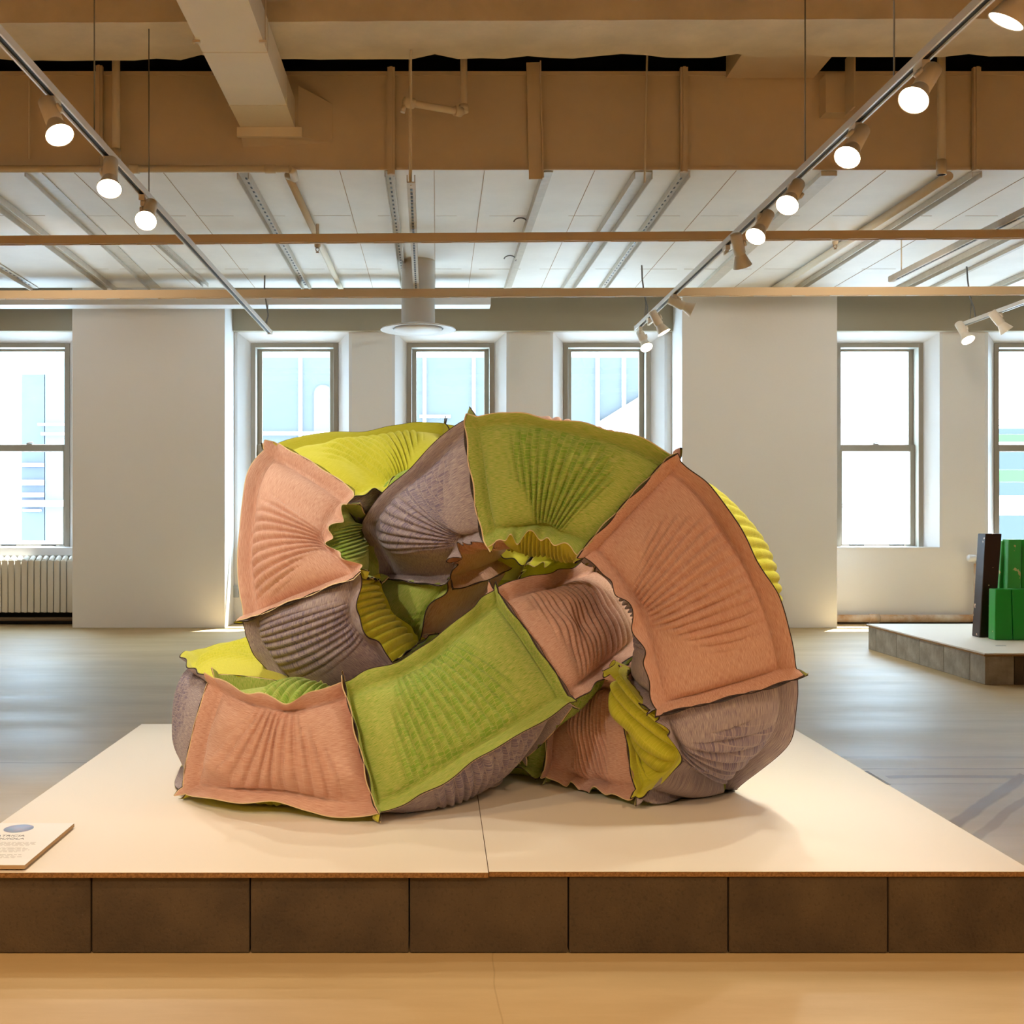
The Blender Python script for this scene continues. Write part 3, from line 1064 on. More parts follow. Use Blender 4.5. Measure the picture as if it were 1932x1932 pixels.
def paint_mat(name, rgb, chip, amount, scale=14):
    m = mat(name, rgb, 0.3)
    nt = m.node_tree
    bb = nt.nodes['Principled BSDF']
    tc = nt.nodes.new('ShaderNodeTexCoord')
    n = nt.nodes.new('ShaderNodeTexNoise')
    n.inputs['Scale'].default_value = scale
    n.inputs['Detail'].default_value = 5
    nt.links.new(tc.outputs['Object'], n.inputs['Vector'])
    r = nt.nodes.new('ShaderNodeValToRGB')
    r.color_ramp.interpolation = 'LINEAR'
    r.color_ramp.elements[0].position = amount
    r.color_ramp.elements[0].color = lin(rgb)
    r.color_ramp.elements[1].position = amount + 0.01
    r.color_ramp.elements[1].color = lin(chip)
    nt.links.new(n.outputs['Fac'], r.inputs['Fac'])
    nt.links.new(r.outputs[0], bb.inputs['Base Color'])
    return m


M_grn = paint_mat('bright green gloss paint', (10, 150, 40), (190, 190, 110), 0.70)
M_grn2 = paint_mat('mid green gloss paint', (60, 168, 70), (196, 190, 120), 0.69)
M_brn = paint_mat('dark brown paint', (38, 15, 9), (226, 190, 160), 0.665, 16)
tp_ = empty('painted_timber_sculpture', (4.2, 8.2, ZP))
tag(tp_, 'upright cluster of green and dark brown painted timbers on the rear platform', 'sculpture')


def plank(u0b, u1b, vb, u0t, u1t, vt, Y, dpt, m, label):
    z0_ = ZP + 0.001
    yb = Y
    A0, A1 = (u0b - CX) * yb / F, (u1b - CX) * yb / F
    B0, B1 = (u0t - CX) * yb / F, (u1t - CX) * yb / F
    z1_ = P(0, vt, yb).z
    o_ = MB().hexa([(A0, yb, z0_), (A1, yb, z0_), (A1, yb + dpt, z0_), (A0, yb + dpt, z0_), (B0, yb + .02, z1_), (B1, yb + .02, z1_), (B1, yb + dpt + .02, z1_), (B0, yb + dpt + .02, z1_)]).build('timber', m, tp_, bevel=0.006)
    if label:
        o_['label'] = label


plank(1848, 1876, 0, 1862, 1893, 1007, 8.235, 0.12, M_brn, 'dark brown timber with chipped paint')
plank(1877, 1911, 0, 1881, 1911, 1112, 8.06, 0.1, M_grn, 'short bright green front timber')
plank(1912, 1950, 0, 1912, 1950, 1112, 8.06, 0.1, M_grn, 'short bright green front timber')
plank(1880, 1897, 0, 1893, 1903, 1020, 8.37, 0.16, M_grn2, 'mid green timber seen edge on')
plank(1898, 1925, 0, 1906, 1930, 1018, 8.30, 0.1, M_grn2, 'tall mid green timber')
plank(1926, 1950, 0, 1931, 1956, 1018, 8.34, 0.1, M_grn, 'tall bright green timber')
plank(1951, 1990, 0, 1958, 1992, 1030, 8.30, 0.1, M_grn2, 'tall mid green timber')

# ================================================================== RADIATOR, PIPES
e = empty('radiator', (-4.3, 11.3, 0.12))
tag(e, 'cream column radiator under the left window beside the pier', 'radiator')
nf = 22
for i in range(nf):
    x = -3.66 - i * 0.066
    f = MB()
    f.box(x - 0.029, x + 0.029, 11.31, 11.325, 0.13, 0.66)
    f.tube([(x, 11.36, 0.14), (x, 11.36, 0.655)], 0.024, 8)
    f.tube([(x, 11.42, 0.14), (x, 11.42, 0.655)], 0.024, 8)
    f.tube([(x, 11.33, 0.645), (x, 11.385, 0.68), (x, 11.44, 0.645)], 0.028, 8)
    f.tube([(x, 11.33, 0.15), (x, 11.44, 0.15)], 0.028, 8)
    f.build('fin', M_rad, e, bevel=0.006)
tag(MB().tube([(-6.5, 11.34, 0.06), (-3.62, 11.34, 0.06)], 0.02, 10).build('floor_pipe', mat('dusty brown pipe', (120, 100, 76), 0.8)), 'dusty pipe in the dark gap below the radiator', 'pipe')
struct(MB().box(-6.5, -3.612, 11.46, 11.519, 0.0, 0.13).build('shade_strip_left', M_black), 'black strip drawn for the shade below the radiator')  # solid black strip gives the gap under the radiator its shade

M_pipe2 = mat('peeling white pipe paint', (222, 212, 196), 0.6, rgb2=(178, 132, 84), nscale=5)
e = empty('heating_pipe', (5.0, 11.4, 0.1))
tag(e, 'white heating pipe with peeling paint along the wall foot at the right', 'pipe')
pz = P(0, 1167, 11.42).z
xv = P(1845, 0, 11.42).x
MB().tube([(3.96, 11.42, pz), (xv - 0.08, 11.42, pz), (xv - 0.02, 11.42, pz + 0.02), (xv, 11.42, pz + 0.08), (xv, 11.42, 0.62)], 0.04, 16).tube([(4.42, 11.42, pz), (4.52, 11.42, pz)], 0.046, 16).build('pipe_run', M_pipe2, e)
struct(MB().box(3.957, 7.5, 11.49, 11.519, 0.0, 0.035).build('shade_strip_right', M_black), 'black strip drawn for the shaded gap at the wall foot')  # solid black strip, shade of the gap put into its colour
vz = P(0, 1053, 11.42).z
e = empty('radiator_valve', (xv, 11.42, vz))
tag(e, 'chrome radiator valve with white knob on top of the heating pipe', 'valve')
MB().tube([(xv - 0.02, 11.42, vz), (xv + 0.3, 11.42, vz)], 0.018, 12).tube([(xv, 11.42, 0.621), (xv, 11.42, vz)], 0.02, 12).tube([(xv + 0.02, 11.42, vz), (xv + 0.05, 11.42, vz)], 0.028, 12).build('valve_body', M_chrome, e)
MB().lathe((xv - 0.02, 11.42, vz), (-1, 0, 0), [(0, 0.0), (0, 0.026), (0.01, 0.034), (0.07, 0.036), (0.085, 0.028), (0.087, 0)], 20).build('knob', M_white, e)
e = empty('wall_socket', (-2.1, 11.3, 0.34))
ox = P(442, 1116, 11.515)
e.location = ox
tag(e, 'small metal wall socket beside the left pier, low on the wall', 'socket')
MB().box(ox.x - 0.02, ox.x + 0.05, 11.49, 11.519, ox.z - 0.06, ox.z + 0.06).build('plate', mat('brushed grey', (175, 178, 180), 0.4, metal=0.3), e, bevel=0.003)

# ================================================================== STREET SIDE
YFa = 24.0


def fx(u):
    return (u - CX) * YFa / F


def fz(v):
    return H - (v - CY) * YFa / F


fac = empty('office_building', (0, YFa, -6))
tag(fac, 'overexposed white and blue glass office building across the street', 'building')
M_fw = mat('white cladding', (235, 236, 238), 0.8)
M_fblue = mat('pale blue curtain wall glass', (64, 66, 66), 0.5, rgb2=(58, 61, 65), nscale=0.5)
M_fcy = mat('pale cyan glass', (78, 80, 76), 0.5)
M_fgrey = mat('grey lavender interior seen through glass', (54, 57, 70), 0.6, rgb2=(66, 70, 80), nscale=0.7)
M_fgrn = mat('lime green band', (44, 84, 27), 0.6)
M_fgr = mat('grey green glass', (40, 48, 50), 0.5)
M_fbeige = mat('beige reveal line', (80, 72, 60), 0.7)
b = MB()
b.box(-22, 26, YFa, YFa + 8, -12, 9)
b.build('facade', M_fw, fac)
k = MB()
k.box(fx(440), fx(1330), YFa - 0.15, YFa - 0.001, fz(1500), fz(676))
k.build('curtain_wall', M_fblue, fac)
k = MB()
for u in (569, 801, 893, 1125, 1174, 690, 480, 1270):
    k.box(fx(u - 3), fx(u + 3), YFa - 0.25, YFa - 0.151, fz(1500), fz(676))
for v in (819, 1000):
    k.box(fx(440), fx(1330), YFa - 0.26, YFa - 0.152, fz(v + 3), fz(v - 3))
k.box(fx(792), fx(850), YFa - 0.27, YFa - 0.153, fz(790), fz(785))
k.build('mullion', M_fw, fac)
k = MB()
kk = len(k.v)
cx_, w2_ = fx(611), fx(628) - fx(611)
pts = [(fx(594), fz(1500)), (fx(628), fz(1500))] + [(cx_ + w2_ * math.cos(a), fz(745) + 1.0 * w2_ * math.sin(a)) for a in np.linspace(0, PI, 12)]
k.v += [(x, YFa - 0.2, z) for x, z in pts] + [(x, YFa - 0.152, z) for x, z in pts]
n_ = len(pts)
k.face([kk + i for i in range(n_)])
for i in range(n_):
    k.face([kk + i, kk + (i + 1) % n_, kk + n_ + (i + 1) % n_, kk + n_ + i])
k.build('arched_panel', M_fcy, fac)
k = MB()  # white slab with slanted top stands in for sunlight on the facade
kk = len(k.v)
tri = [(fx(1128), fz(797)), (fx(1330), fz(672)), (fx(1330), fz(1500)), (fx(1128), fz(1500))]
k.v += [(x, YFa - 0.35, z) for x, z in tri] + [(x, YFa - 0.27, z) for x, z in tri]
k.face([kk, kk + 1, kk + 2, kk + 3])
for i in range(4):
    k.face([kk + i, kk + (i + 1) % 4, kk + 4 + (i + 1) % 4, kk + 4 + i])
k.build('sunlit_slab', M_fw, fac)
# left window view
k = MB()
k.box(fx(44), fx(87), YFa - 0.1, YFa - 0.001, fz(1020), fz(707))
k.build('office_interior', M_fgrey, fac)
k = MB()
k.box(fx(89), fx(128), YFa - 0.12, YFa - 0.001, fz(1040), fz(678))
k.build('corner_glazing', M_fcy, fac)
k = MB()
for v0_, v1_, ua, ub in ((800, 804, 78, 126), (817, 822, 84, 126), (875, 881, 44, 87), (906, 916, 44, 87), (930, 938, 44, 87), (944, 956, 44, 126), (961, 965, 50, 82)):
    k.box(fx(ua), fx(ub), YFa - 0.22, YFa - 0.121, fz(v1_), fz(v0_))
k.build('slab_edge', M_fw, fac)
# right window views
k = MB()
for v in (791, 796, 951, 956):
    k.box(fx(1560), fx(1760), YFa - 0.03, YFa - 0.001, fz(v + 1), fz(v))
for v in (791, 802, 945, 951, 957):
    k.box(fx(1860), fx(2000), YFa - 0.03, YFa - 0.001, fz(v + 1.2), fz(v))
k.build('reveal_line', M_fbeige, fac)
k = MB()
k.box(fx(1868), fx(2100), YFa - 0.04, YFa - 0.001, fz(834), fz(820))
k.box(fx(1868), fx(2100), YFa - 0.04, YFa - 0.001, fz(909), fz(887))
k.build('green_band', M_fgrn, fac)
k = MB()
for va_, vb_ in ((809, 819), (843, 886), (910, 935), (972, 1040)):
    k.box(fx(1868), fx(2100), YFa - 0.04, YFa - 0.001, fz(vb_), fz(va_))
k.build('ribbon_glazing', M_fgr, fac)


# ================================================================== KNOTTED CUSHION
def cloth(name, c1, c2, c3):
    """heathered knit: c1 light yarn, c2 dark yarn, c3 brick dashes in the pleated zone"""
    m = bpy.data.materials.new(name)
    m.use_nodes = True
    nt = m.node_tree
    L = nt.links.new
    b = nt.nodes['Principled BSDF']
    b.inputs['Roughness'].default_value = 0.9
    b.inputs['Specular IOR Level'].default_value = 0.15
    b.inputs['Sheen Weight'].default_value = 0.15
    uv = nt.nodes.new('ShaderNodeUVMap')
    at = nt.nodes.new('ShaderNodeAttribute')
    at.attribute_name = 'weave'
    sp = nt.nodes.new('ShaderNodeSeparateColor')
    L(at.outputs['Color'], sp.inputs[0])
    mp = nt.nodes.new('ShaderNodeMapping')
    mp.inputs['Scale'].default_value = (45, 850, 1)
    L(uv.outputs[0], mp.inputs[0])
    n1 = nt.nodes.new('ShaderNodeTexNoise')
    n1.inputs['Scale'].default_value = 1
    n1.inputs['Detail'].default_value = 3
    L(mp.outputs[0], n1.inputs['Vector'])
    r = nt.nodes.new('ShaderNodeValToRGB')
    r.color_ramp.elements[0].position = 0.40
    r.color_ramp.elements[0].color = lin(c2)
    r.color_ramp.elements[1].position = 0.60
    r.color_ramp.elements[1].color = lin(c1)
    L(n1.outputs['Fac'], r.inputs['Fac'])
    # broad tone changes
    n2 = nt.nodes.new('ShaderNodeTexNoise')
    n2.inputs['Scale'].default_value = 7
    n2.inputs['Detail'].default_value = 2
    L(uv.outputs[0], n2.inputs['Vector'])
    # bricks
    br = nt.nodes.new('ShaderNodeTexBrick')
    br.inputs['Color1'].default_value = (1, 1, 1, 1)
    br.inputs['Color2'].default_value = (0.15, 0.15, 0.15, 1)
    br.inputs['Mortar'].default_value = (0, 0, 0, 1)
    br.inputs['Scale'].default_value = 1
    br.inputs['Mortar Size'].default_value = 0.06
    br.inputs['Brick Width'].default_value = 0.6
    br.inputs['Row Height'].default_value = 1.0
    mp2 = nt.nodes.new('ShaderNodeMapping')
    mp2.inputs['Rotation'].default_value = (0, 0, PI / 2)
    mp2.inputs['Scale'].default_value = (60, 60, 1)
    L(uv.outputs[0], mp2.inputs[0])
    L(mp2.outputs[0], br.inputs['Vector'])
    mm = nt.nodes.new('ShaderNodeMath')
    mm.operation = 'MULTIPLY'
    L(br.outputs['Color'], mm.inputs[0])
    L(sp.outputs[0], mm.inputs[1])
    mm2 = nt.nodes.new('ShaderNodeMath')
    mm2.operation = 'MULTIPLY'
    mm2.inputs[1].default_value = 0.75
    L(mm.outputs[0], mm2.inputs[0])
    mx = nt.nodes.new('ShaderNodeMix')
    mx.data_type = 'RGBA'
    L(mm2.outputs[0], mx.inputs[0])
    L(r.outputs[0], mx.inputs[6])
    mx.inputs[7].default_value = lin(c3)
    L(mx.outputs[2], b.inputs['Base Color'])
    mp3 = nt.nodes.new('ShaderNodeMapping')
    mp3.inputs['Scale'].default_value = (300, 300, 1)
    L(uv.outputs[0], mp3.inputs[0])
    n3 = nt.nodes.new('ShaderNodeTexNoise')
    n3.inputs['Scale'].default_value = 1
    L(mp3.outputs[0], n3.inputs['Vector'])
    ad = nt.nodes.new('ShaderNodeMath')
    ad.operation = 'ADD'
    L(n3.outputs['Fac'], ad.inputs[0])
    L(mm.outputs[0], ad.inputs[1])
    bp = nt.nodes.new('ShaderNodeBump')
    bp.inputs['Strength'].default_value = 0.35
    bp.inputs['Distance'].default_value = 0.003
    L(ad.outputs[0], bp.inputs['Height'])
    L(bp.outputs['Normal'], b.inputs['Normal'])
    return m


CL = {
    'P': cloth('salmon heathered knit', (220, 180, 158), (198, 148, 126), (202, 150, 128)),
    'G': cloth('leaf green heathered knit', (190, 190, 104), (140, 168, 66), (118, 162, 44)),
    'Y': cloth('chartreuse knit', (214, 208, 74), (204, 198, 58), (190, 190, 44)),
    'V': cloth('lavender grey heathered knit', (188, 173, 166), (138, 122, 132), (104, 92, 122)),
}
M_rim = mat('dark overlock edge', (58, 44, 40), 0.9)
M_rimc = mat('cream overlock edge', (222, 196, 150), 0.9)
COLNAME = {'P': 'salmon pink', 'G': 'leaf green', 'Y': 'chartreuse yellow', 'V': 'lavender grey'}


def V3(t):
    return np.array(P(*t))


# ring kinds: 'F' front-left tip, front-right tip;  'L' back-left tip, front-left tip;  'C' centre + left hint
# (kind, a, b, depth, seam)
R_ = [
    ('F', (404, 1280, 3.50), (350, 1498, 3.50), 0.40, 1),      # 0 start of the pink cushion front left
    ('F', (525, 1322, 3.31), (520, 1518, 3.31), 0.41, 0),
    ('F', (650, 1286, 3.40), (718, 1532, 3.24), 0.42, 1),      # 2 pink/green
    ('F', (800, 1218, 3.46), (895, 1430, 3.27), 0.42, 0),
    ('F', (932, 1113, 3.58), (1075, 1326, 3.42), 0.42, 1),     # 4 green/brown pink
    ('F', (1050, 1078, 3.78), (1150, 1272, 3.62), 0.40, 0),
    ('F', (1120, 1050, 4.02), (1240, 1180, 3.92), 0.38, 1),    # 6
    ('F', (1080, 1050, 4.12), (1280, 1030, 4.15), 0.36, 0),
    ('F', (990, 1066, 4.05), (1130, 880, 4.22), 0.36, 1),      # 8
    ('F', (905, 985, 4.03), (960, 830, 4.28), 0.36, 0),
    ('F', (862, 880, 4.02), (838, 800, 4.36), 0.38, 1),        # 10 yellow start
    ('F', (760, 905, 3.95), (690, 808, 4.28), 0.38, 0, (775, 1010, 4.22)),
    ('F', (655, 950, 3.80), (498, 850, 4.02), 0.38, 1, (700, 1018, 4.12)),        # 12 yellow/pink
    ('F', (622, 1020, 3.70), (450, 1010, 3.84), 0.38, 0, (694, 1010, 4.04)),
    ('F', (678, 1074, 3.62), (458, 1162, 3.74), 0.38, 1, (712, 1082, 3.97)),      # 14 pink/grey
    ('F', (676, 1165, 3.63), (478, 1235, 3.75), 0.37, 0, (742, 1160, 3.96)),
    ('F', (740, 1250, 3.72), (585, 1340, 3.84), 0.37, 1, (812, 1212, 4.03)),      # 16
    ('L', (905, 1200, 4.05), (850, 1425, 3.84), 0.38, 0),
    ('L', (1050, 1255, 3.86), (1030, 1466, 3.70), 0.38, 1),    # 18 /G5
    ('L', (1120, 1270, 3.72), (1115, 1495, 3.56), 0.38, 0),
    ('L', (1170, 1275, 3.62), (1200, 1503, 3.42), 0.40, 1),    # 20 G5/G4
    ('F', (1284, 1440, 3.31), (1385, 1484, 3.62), 0.40, 0),
    ('F', (1252, 1378, 3.29), (1484, 1400, 3.42), 0.41, 0),
    ('F', (1238, 1338, 3.30), (1503, 1262, 3.34), 0.42, 1),    # 23 G4/G3
    ('F', (1188, 1170, 3.36), (1428, 1060, 3.26), 0.42, 0, (1236, 1158, 3.76)),
    ('F', (1103, 1052, 3.44), (1283, 868, 3.36), 0.42, 1, (1136, 1068, 3.83)),     # 25 G3/G2
    ('F', (1012, 1016, 3.50), (1080, 793, 3.42), 0.42, 0, (1022, 1046, 3.91)),
    ('F', (935, 1022, 3.54), (898, 786, 3.50), 0.40, 1, (962, 1022, 3.93)),       # 27 G2/G1
    ('F', (878, 1030, 3.62), (772, 884, 3.78), 0.40, 0),
    ('F', (860, 1056, 3.72), (684, 988, 3.94), 0.38, 0),
    ('F', (850, 1092, 3.88), (712, 1088, 4.14), 0.36, 1),      # 30 G1/tail
    ('C', (690, 1225, 4.38), (0.5, -0.1, -0.8), 0.36, 0),
    ('C', (560, 1290, 4.36), (0.1, 0, -1), 0.36, 1),           # 32
    ('C', (455, 1335, 4.08), (0, 0, -1), 0.36, 0),
]
SEGCOL = ['PGVY', 'GPYV', 'PYVG', 'YYVP', 'YYPG', 'YVGP', 'PGVY', 'VYPY', 'GGVP', 'GPVY', 'VYPG', 'PVGY', 'GYVP', 'VPYG', 'GPVY', 'PGVY']
# letters are the front, left, back and right panel of each cushion segment
nR = len(R_)
FIN = 0.056


def norm(v):
    return v / (np.linalg.norm(v) + 1e-12)


centers = []
for kd, a_, b_, dp, sm, *hint in R_:
    if kd == 'C':
        centers.append(V3(a_))
    else:
        centers.append((V3(a_) + V3(b_)) / 2 + np.array([0, dp / 2, 0]))
centers = np.array(centers)
for it in range(6):
    tips = []
    newc = []
    for i, (kd, a_, b_, dp, sm, *hint) in enumerate(R_):
        d = norm(centers[(i + 1) % nR] - centers[i - 1])
        if kd == 'F':
            fl, fr = V3(a_), V3(b_)
            Lh = norm(fl - fr)
            Lh_ = norm(Lh - d * d.dot(Lh) * 0.5)
            N_ = norm(np.cross(d, Lh_))
            N_ = norm(N_ - Lh * N_.dot(Lh))
            if hint:
                N_ = norm(fl - V3(hint[0]))
            bl, br = fl - N_ * dp, fr - N_ * dp
        elif kd == 'L':
            bl, fl = V3(a_), V3(b_)
            N_ = norm(fl - bl)
            Lh = norm(np.cross(N_, d))
            fr, br = fl - Lh * dp, bl - Lh * dp
        else:
            c = V3(a_)
            h = np.array(b_, float)
            Lh = norm(h - d * d.dot(h))
            N_ = norm(np.cross(d, Lh))
            s = dp / 2 + 0.02
            fl, fr = c + (N_ + Lh) * s, c + (N_ - Lh) * s
            bl, br = c + (-N_ + Lh) * s, c + (-N_ - Lh) * s
        tips.append([fl, bl, br, fr])      # going round: FL, BL, BR, FR
        newc.append((fl + fr + bl + br) / 4)
    centers = np.array(newc) * 0.6 + centers * 0.4
tips = np.array(tips)                       # nR,4,3
ZMIN = ZP + 0.006
# close the ring: last ring joins ring 0 turned by half a turn
ext = [tips[-1], *tips, tips[0], tips[1]]


def perm(t):
    fl, bl, br, fr = t
    return np.array([br, fr, fl, bl])


ext = [perm(tips[-1])] + [t for t in tips] + [perm(tips[0]), perm(tips[1])]
ext = np.array(ext)                         # index shift +1


def catmull(p0, p1, p2, p3, t):
    t = t[:, None]
    return 0.5 * ((2 * p1) + (-p0 + p2) * t + (2 * p0 - 5 * p1 + 4 * p2 - p3) * t ** 2 + (-p0 + 3 * p1 - 3 * p2 + p3) * t ** 3)


def seg_curves(i0, i1, n):
    """corner tip curves from ring i0 to ring i1 (i1-i0 spans); array n,4,3"""
    ks = i1 - i0
    s = np.linspace(0, ks, n)
    out = np.zeros((n, 4, 3))
    for k in range(ks):
        msk = (s >= k) & (s <= k + 1 if k == ks - 1 else s < k + 1)
        t = s[msk] - k
        e0 = i0 + k + 1
        for c in range(4):
            out[msk, c] = catmull(ext[e0 - 1, c], ext[e0, c], ext[e0 + 1, c], ext[min(e0 + 2, len(ext) - 1), c], t)
    return out


sculpt = empty('knotted_cushion_sculpture', (0.1, 3.8, ZP))
tag(sculpt, 'giant knotted tube of quilted pink, green, yellow and lavender knit panels on the cream platform', 'sculpture')
seams = [i for i in range(nR) if R_[i][4]] + [nR]
FACES = {'F': (3, 0), 'L': (0, 1), 'B': (1, 2), 'R': (2, 3)}


def smooth_noise(n, k, seed):
    r = np.random.default_rng(seed)
    pts = r.normal(size=k + 3)
    x = np.linspace(0, k, n)
    i = np.floor(x).astype(int)
    f = x - i
    f = f * f * (3 - 2 * f)
    return pts[i] * (1 - f) + pts[i + 1] * f


def build_panel(si, i0, i1, cv, side, colr, hidden):
    n = 150 if not hidden else 60
    m = 44 if not hidden else 16
    ca, cb = FACES[side]
    cen = cv.mean(axis=1)
    tan = np.gradient(cen, axis=0)
    tan /= np.linalg.norm(tan, axis=1)[:, None]
    seglen = np.linalg.norm(np.diff(cen, axis=0), axis=1).sum()
    # core corners drawn in from the flange tips
    def core(c):
        d_ = cv[:, c] - cen
        l_ = np.linalg.norm(d_, axis=1)[:, None]
        return cen + d_ * (1 - FIN / l_)
    A, B = core(ca), core(cb)
    s = np.linspace(0, 1, n)
    lenA = np.linalg.norm(np.diff(A, axis=0), axis=1).sum()
    lenB = np.linalg.norm(np.diff(B, axis=0), axis=1).sum()
    # inner edges gather into ruffles where the edge is shorter than the cloth
    lens = [np.linalg.norm(np.diff(cv[:, c_], axis=0), axis=1).sum() for c_ in range(4)]
    full = max(lens)
    gA = min(1.0, max(0.0, 1 - lens[ca] / full) * 1.3)
    gB = min(1.0, max(0.0, 1 - lens[cb] / full) * 1.3)
    seedA = 1000 + si * 10 + ca
    seedB = 1000 + si * 10 + cb
    endf = np.sin(PI * s) ** 0.35

    def pinch(g, seed):
        r = np.random.default_rng(seed)
        c0 = 0.42 + 0.16 * r.random()
        return g * 0.030 * np.exp(-((s - c0) / 0.10) ** 2), c0
    pA, cA = pinch(gA, seedA)
    pB, cB = pinch(gB, seedB)
    dirA = norm_rows(cen - A)
    dirB = norm_rows(cen - B)
    A = A + dirA * pA[:, None]
    B = B + dirB * pB[:, None]
    # ruffles of flanges are shared by both panels of an edge -> seeded by the corner
    t = np.linspace(0, 1, m)
    W = B - A
    Wl = np.linalg.norm(W, axis=1)[:, None]
    Wn = W / Wl
    Nn = np.cross(tan, Wn)
    Nn /= np.linalg.norm(Nn, axis=1)[:, None]
    mid = (A + B) / 2 - cen
    sg = np.sign((Nn * mid).sum(axis=1))[:, None]
    sg = np.where(np.median(sg) >= 0, 1.0, -1.0)
    Nn = Nn * sg
    prof = (1 - (2 * t - 1) ** 2) ** 0.52
    seamp = 0.30 + 0.70 * (np.sin(PI * np.clip(s, 0.0, 1.0))) ** 0.45
    seamdip = 1 - np.exp(-np.minimum(s, 1 - s) * seglen / 0.022)
    Hh = 0.068
    bul = Hh * seamp[:, None] * prof[None, :]
    # pleats: ribs across the tube, fanning out from the gathered edge
    gsum = gA + gB + 0.25
    wA = 1 - 0.60 * min(1, gA / gsum * 1.4)
    wB = 1 - 0.60 * min(1, gB / gsum * 1.4)
    wt = wA + (wB - wA) * (t ** 0.8 if gA > gB else 1 - (1 - t) ** 0.8)
    rr = np.random.default_rng(si * 17 + ca)
    c0 = (cA * (1 - t) + cB * t) if True else 0.5
    us = (s[:, None] - c0[None, :]) / wt[None, :]
    nrib = seglen * 0.72 / 0.030
    ph = us / 0.72 * nrib
    tri = 0.37 - 0.11 * np.abs(2 * t - 1)[None, :] + 0.03 * np.sin(7 * t + si)[None, :]
    shift = (t[None, :] - 0.5) * (0.16 if (si % 2) else -0.16)
    if (si, side) in ((7, 'L'), (10, 'L')):
        ph = np.repeat(((s - 0.5) * (seglen / 0.034))[:, None], m, axis=1) + 0.6 * t[None, :]
    # ragged steps at the ends of the ribs
    ribid = np.floor(ph)
    usq = (ribid + 0.5) / nrib * 0.72
    rm = 1 / (1 + np.exp((np.abs(usq - shift) - tri) * 60))
    if (si, side) in ((7, 'L'), (10, 'L')):
        rm = np.ones_like(rm)
    edge = np.clip(np.minimum(t, 1 - t) / 0.05, 0, 1)[None, :] ** 0.5
    rib = np.abs(np.sin(PI * ph)) ** 0.6
    gath = (gA * (1 - t) + gB * t)[None, :]
    amp = 0.0155 + 0.0120 * np.clip(gath * 1.6, 0, 1)
    if colr == 'Y':
        amp = amp * 0.9
    if (si, side) in ((7, 'L'), (10, 'L')):
        amp = amp * 1.5
    disp = (rib - 0.6) * amp * rm * edge
    # broad wrinkles
    wr = smooth_noise(n, 7, si * 31 + ca)[:, None] * smooth_noise(m, 4, si * 37 + ca)[None, :] * 0.0035 * edge
    surf = A[:, None, :] * (1 - t)[None, :, None] + B[:, None, :] * t[None, :, None] + Nn[:, None, :] * (bul * (0.35 + 0.65 * seamdip[:, None]) + (disp + wr) * seamdip[:, None])[:, :, None]
    # keep soft cushions resting on, not through, the platform
    # flanges along the two long edges
    def flange(c, edgept, seed, g, sgn):
        out = norm_rows(cv[:, c] - cen)
        wd = norm_rows(np.cross(tan, out))
        nw = max(3, int(round(seglen / (0.135 - 0.045 * min(1, g)))))
        r = np.random.default_rng(seed)
        a_ = 0.005 + 0.027 * min(1, g * 1.8)
        phs = r.random() * 6.28
        wave = np.sin(2 * PI * nw * (s + 0.03 * np.sin(2 * PI * 2 * s + phs)) + phs) * (0.6 + 0.4 * np.sin(PI * 3 * s + phs))
        wave = wave * a_ * endf
        big = smooth_noise(n, 3, seed + 5) * 0.008 * endf
        rows = []
        tipw = FIN * (1 + 0.10 * smooth_noise(n, 6, seed + 9) * endf)
        for q in (0.33, 0.66, 1.0):
            lean = (wave + big) * q ** 1.2
            pt = edgept + out * (tipw * q)[:, None] + wd * lean[:, None] + wd * (sgn * 0.0024)
            rows.append(pt)
        rim = rows[-1] + out * 0.002 - wd * (sgn * 0.0024)
        return rows, rim
    # which way is this panel's own side of the shared flange
    outA = norm_rows(cv[:, ca] - cen)
    wdA = norm_rows(np.cross(tan, outA))
    sA = 1.0 if np.median(((surf[:, m // 2] - A) * wdA).sum(axis=1)) > 0 else -1.0
    outB = norm_rows(cv[:, cb] - cen)
    wdB = norm_rows(np.cross(tan, outB))
    sB = 1.0 if np.median(((surf[:, m // 2] - B) * wdB).sum(axis=1)) > 0 else -1.0
    rA, rimA = flange(ca, A, seedA, gA, sA)
    rB, rimB = flange(cb, B, seedB, gB, sB)
    cols = [rimA] + rA[::-1] + [surf[:, j] for j in range(m)] + rB + [rimB]
    G = np.stack(cols, axis=1)          # n, K, 3
    K = G.shape[1]
    # cross seams: extra rows at both ends standing out from the tube
    outm = norm_rows2(G[0] - cen[0])
    jn = np.zeros((2, K, 3))
    res = []
    for end, row, tn, lean in ((0, G[0], tan[0], LEAN[i0 % nR]), (1, G[-1], tan[-1], LEAN[i1 % nR])):
        c_ = cen[0] if end == 0 else cen[-1]
        rad = row - c_
        rad = rad - tn * (rad @ tn)[:, None]
        rad = norm_rows2(rad)
        # blunt the direction towards the face normal so the strip stands up squarely
        nfa = Nn[0] if end == 0 else Nn[-1]
        rad = norm_rows2(rad * 0.5 + nfa[None, :] * 0.5)
        flf = np.ones(K)
        flf[:4] = [0.55, 0.6, 0.75, 0.9]
        flf[-4:] = [0.9, 0.75, 0.6, 0.55]
        x = np.linspace(0, 1, K)
        wv = 0.004 * np.sin(2 * PI * (3 * x) + i0 * 1.3 + (i1 * 0)) if True else 0
        rws = []
        own = 1.0 if end == 0 else -1.0
        for q in (0.35, 0.7, 1.0):
            rws.append(row + rad * (FIN * 0.95 * q * flf)[:, None] + tn[None, :] * ((lean * 0.032 * q ** 1.3 + own * 0.0035) * flf + wv * q * flf)[:, None])
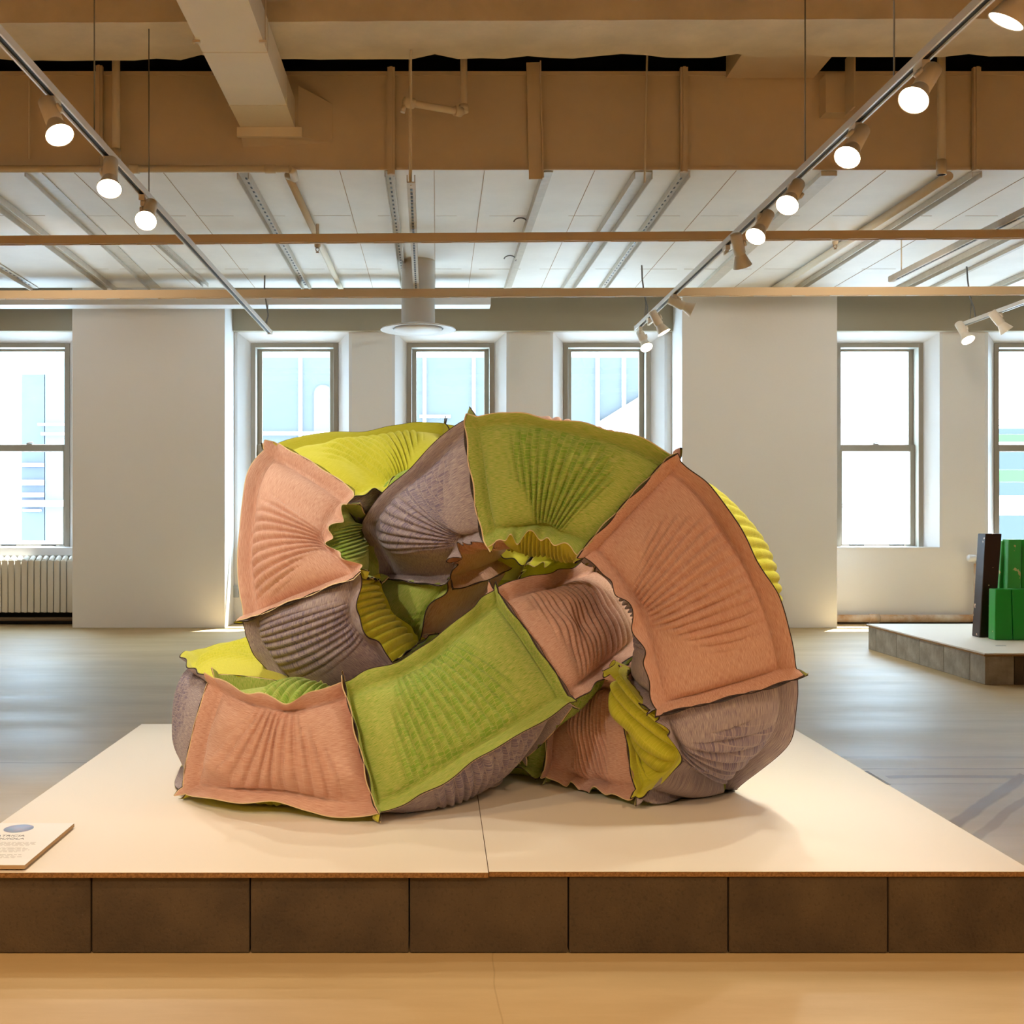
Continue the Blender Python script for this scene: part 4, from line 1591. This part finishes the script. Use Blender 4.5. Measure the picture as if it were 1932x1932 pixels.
        rim = rws[-1] + rad * 0.002 - tn[None, :] * own * 0.0035
        res.append((rws, rim))
    top, bot = res
    rows = [top[1]] + top[0][::-1] + [G[i] for i in range(n)] + bot[0] + [bot[1]]
    G2 = np.stack(rows, axis=0)
    G2[:, :, 2] = np.maximum(G2[:, :, 2], ZMIN + 0.001 * (G2[:, :, 2] < ZMIN))
    NR, NC = G2.shape[:2]
    verts = G2.reshape(-1, 3)
    ii, jj = np.meshgrid(np.arange(NR - 1), np.arange(NC - 1), indexing='ij')
    a = (ii * NC + jj).ravel()
    quads = np.stack([a, a + 1, a + NC + 1, a + NC], axis=1)
    mi = np.zeros((NR - 1, NC - 1), int)
    mi[:, 0] = 1
    mi[:, -1] = 1
    mi[0, :] = 1
    mi[-1, :] = 1
    me = bpy.data.meshes.new('fabric_panel')
    me.vertices.add(len(verts))
    me.vertices.foreach_set('co', (verts - np.array(sculpt.location)).ravel())
    me.loops.add(quads.size)
    me.loops.foreach_set('vertex_index', quads.ravel())
    me.polygons.add(len(quads))
    me.polygons.foreach_set('loop_start', np.arange(0, quads.size, 4))
    me.polygons.foreach_set('loop_total', np.full(len(quads), 4))
    me.polygons.foreach_set('material_index', mi.ravel())
    me.polygons.foreach_set('use_smooth', np.ones(len(quads), bool))
    me.update(calc_edges=True)
    uvx = np.concatenate([[-.09, -.08, -.05, -.025], s * seglen, seglen + np.array([.025, .05, .08, .09])])
    wid = float(Wl.mean())
    uvy = np.concatenate([[-.07, -.06, -.04, -.02], t * wid, wid + np.array([.02, .04, .06, .07])])
    U = np.stack(np.meshgrid(uvx, uvy, indexing='ij'), axis=-1).reshape(-1, 2) + np.array([si * 1.7, ca * 2.3])
    uvl = me.uv_layers.new(name='UVMap')
    uvl.data.foreach_set('uv', U[quads.ravel()].ravel())
    att = me.color_attributes.new('weave', 'FLOAT_COLOR', 'POINT')
    wm = np.zeros((NR, NC))
    wm[4:4 + n, 4:4 + m] = rm * (edge > 0.3)
    cc = np.zeros((NR * NC, 4))
    cc[:, 0] = wm.ravel()
    cc[:, 3] = 1
    att.data.foreach_set('color', cc.ravel())
    me.materials.append(CL[colr])
    me.materials.append(M_rim if (si + ca) % 3 else M_rimc)
    o_ = bpy.data.objects.new('fabric_panel', me)
    COL.objects.link(o_)
    o_.parent = sculpt
    o_['label'] = COLNAME[colr] + ' knit panel with pleats and raised seam edges'
    return o_


def norm_rows(a):
    return a / (np.linalg.norm(a, axis=1)[:, None] + 1e-12)


norm_rows2 = norm_rows
# lean of each cross seam flange: +1 towards the next segment, -1 towards the one before
LEAN = {i: 0.0 for i in range(nR + 1)}
LEAN.update({0: -0.6, 2: -0.3, 4: 0.1, 12: -0.9, 14: 0.9, 20: 0.5, 23: -0.7, 25: 0.8, 27: 0.7, 30: 0.4, 16: 0.0})
HIDDEN = {3, 4}
for k in range(len(seams) - 1):
    i0, i1 = seams[k], seams[k + 1]
    hid = k in (3, 4, 8)
    nn = 150 if not hid else 60
    cv = seg_curves(i0, i1, nn)
    for q, side in enumerate('FLBR'):
        build_panel(k, i0, i1, cv, side, SEGCOL[k][q], hid)

# ------------------------------------------------------------------ keep meshes tidy
for o in bpy.data.objects:
    if o.type == 'MESH' and o.name.startswith('fabric_panel'):
        pass
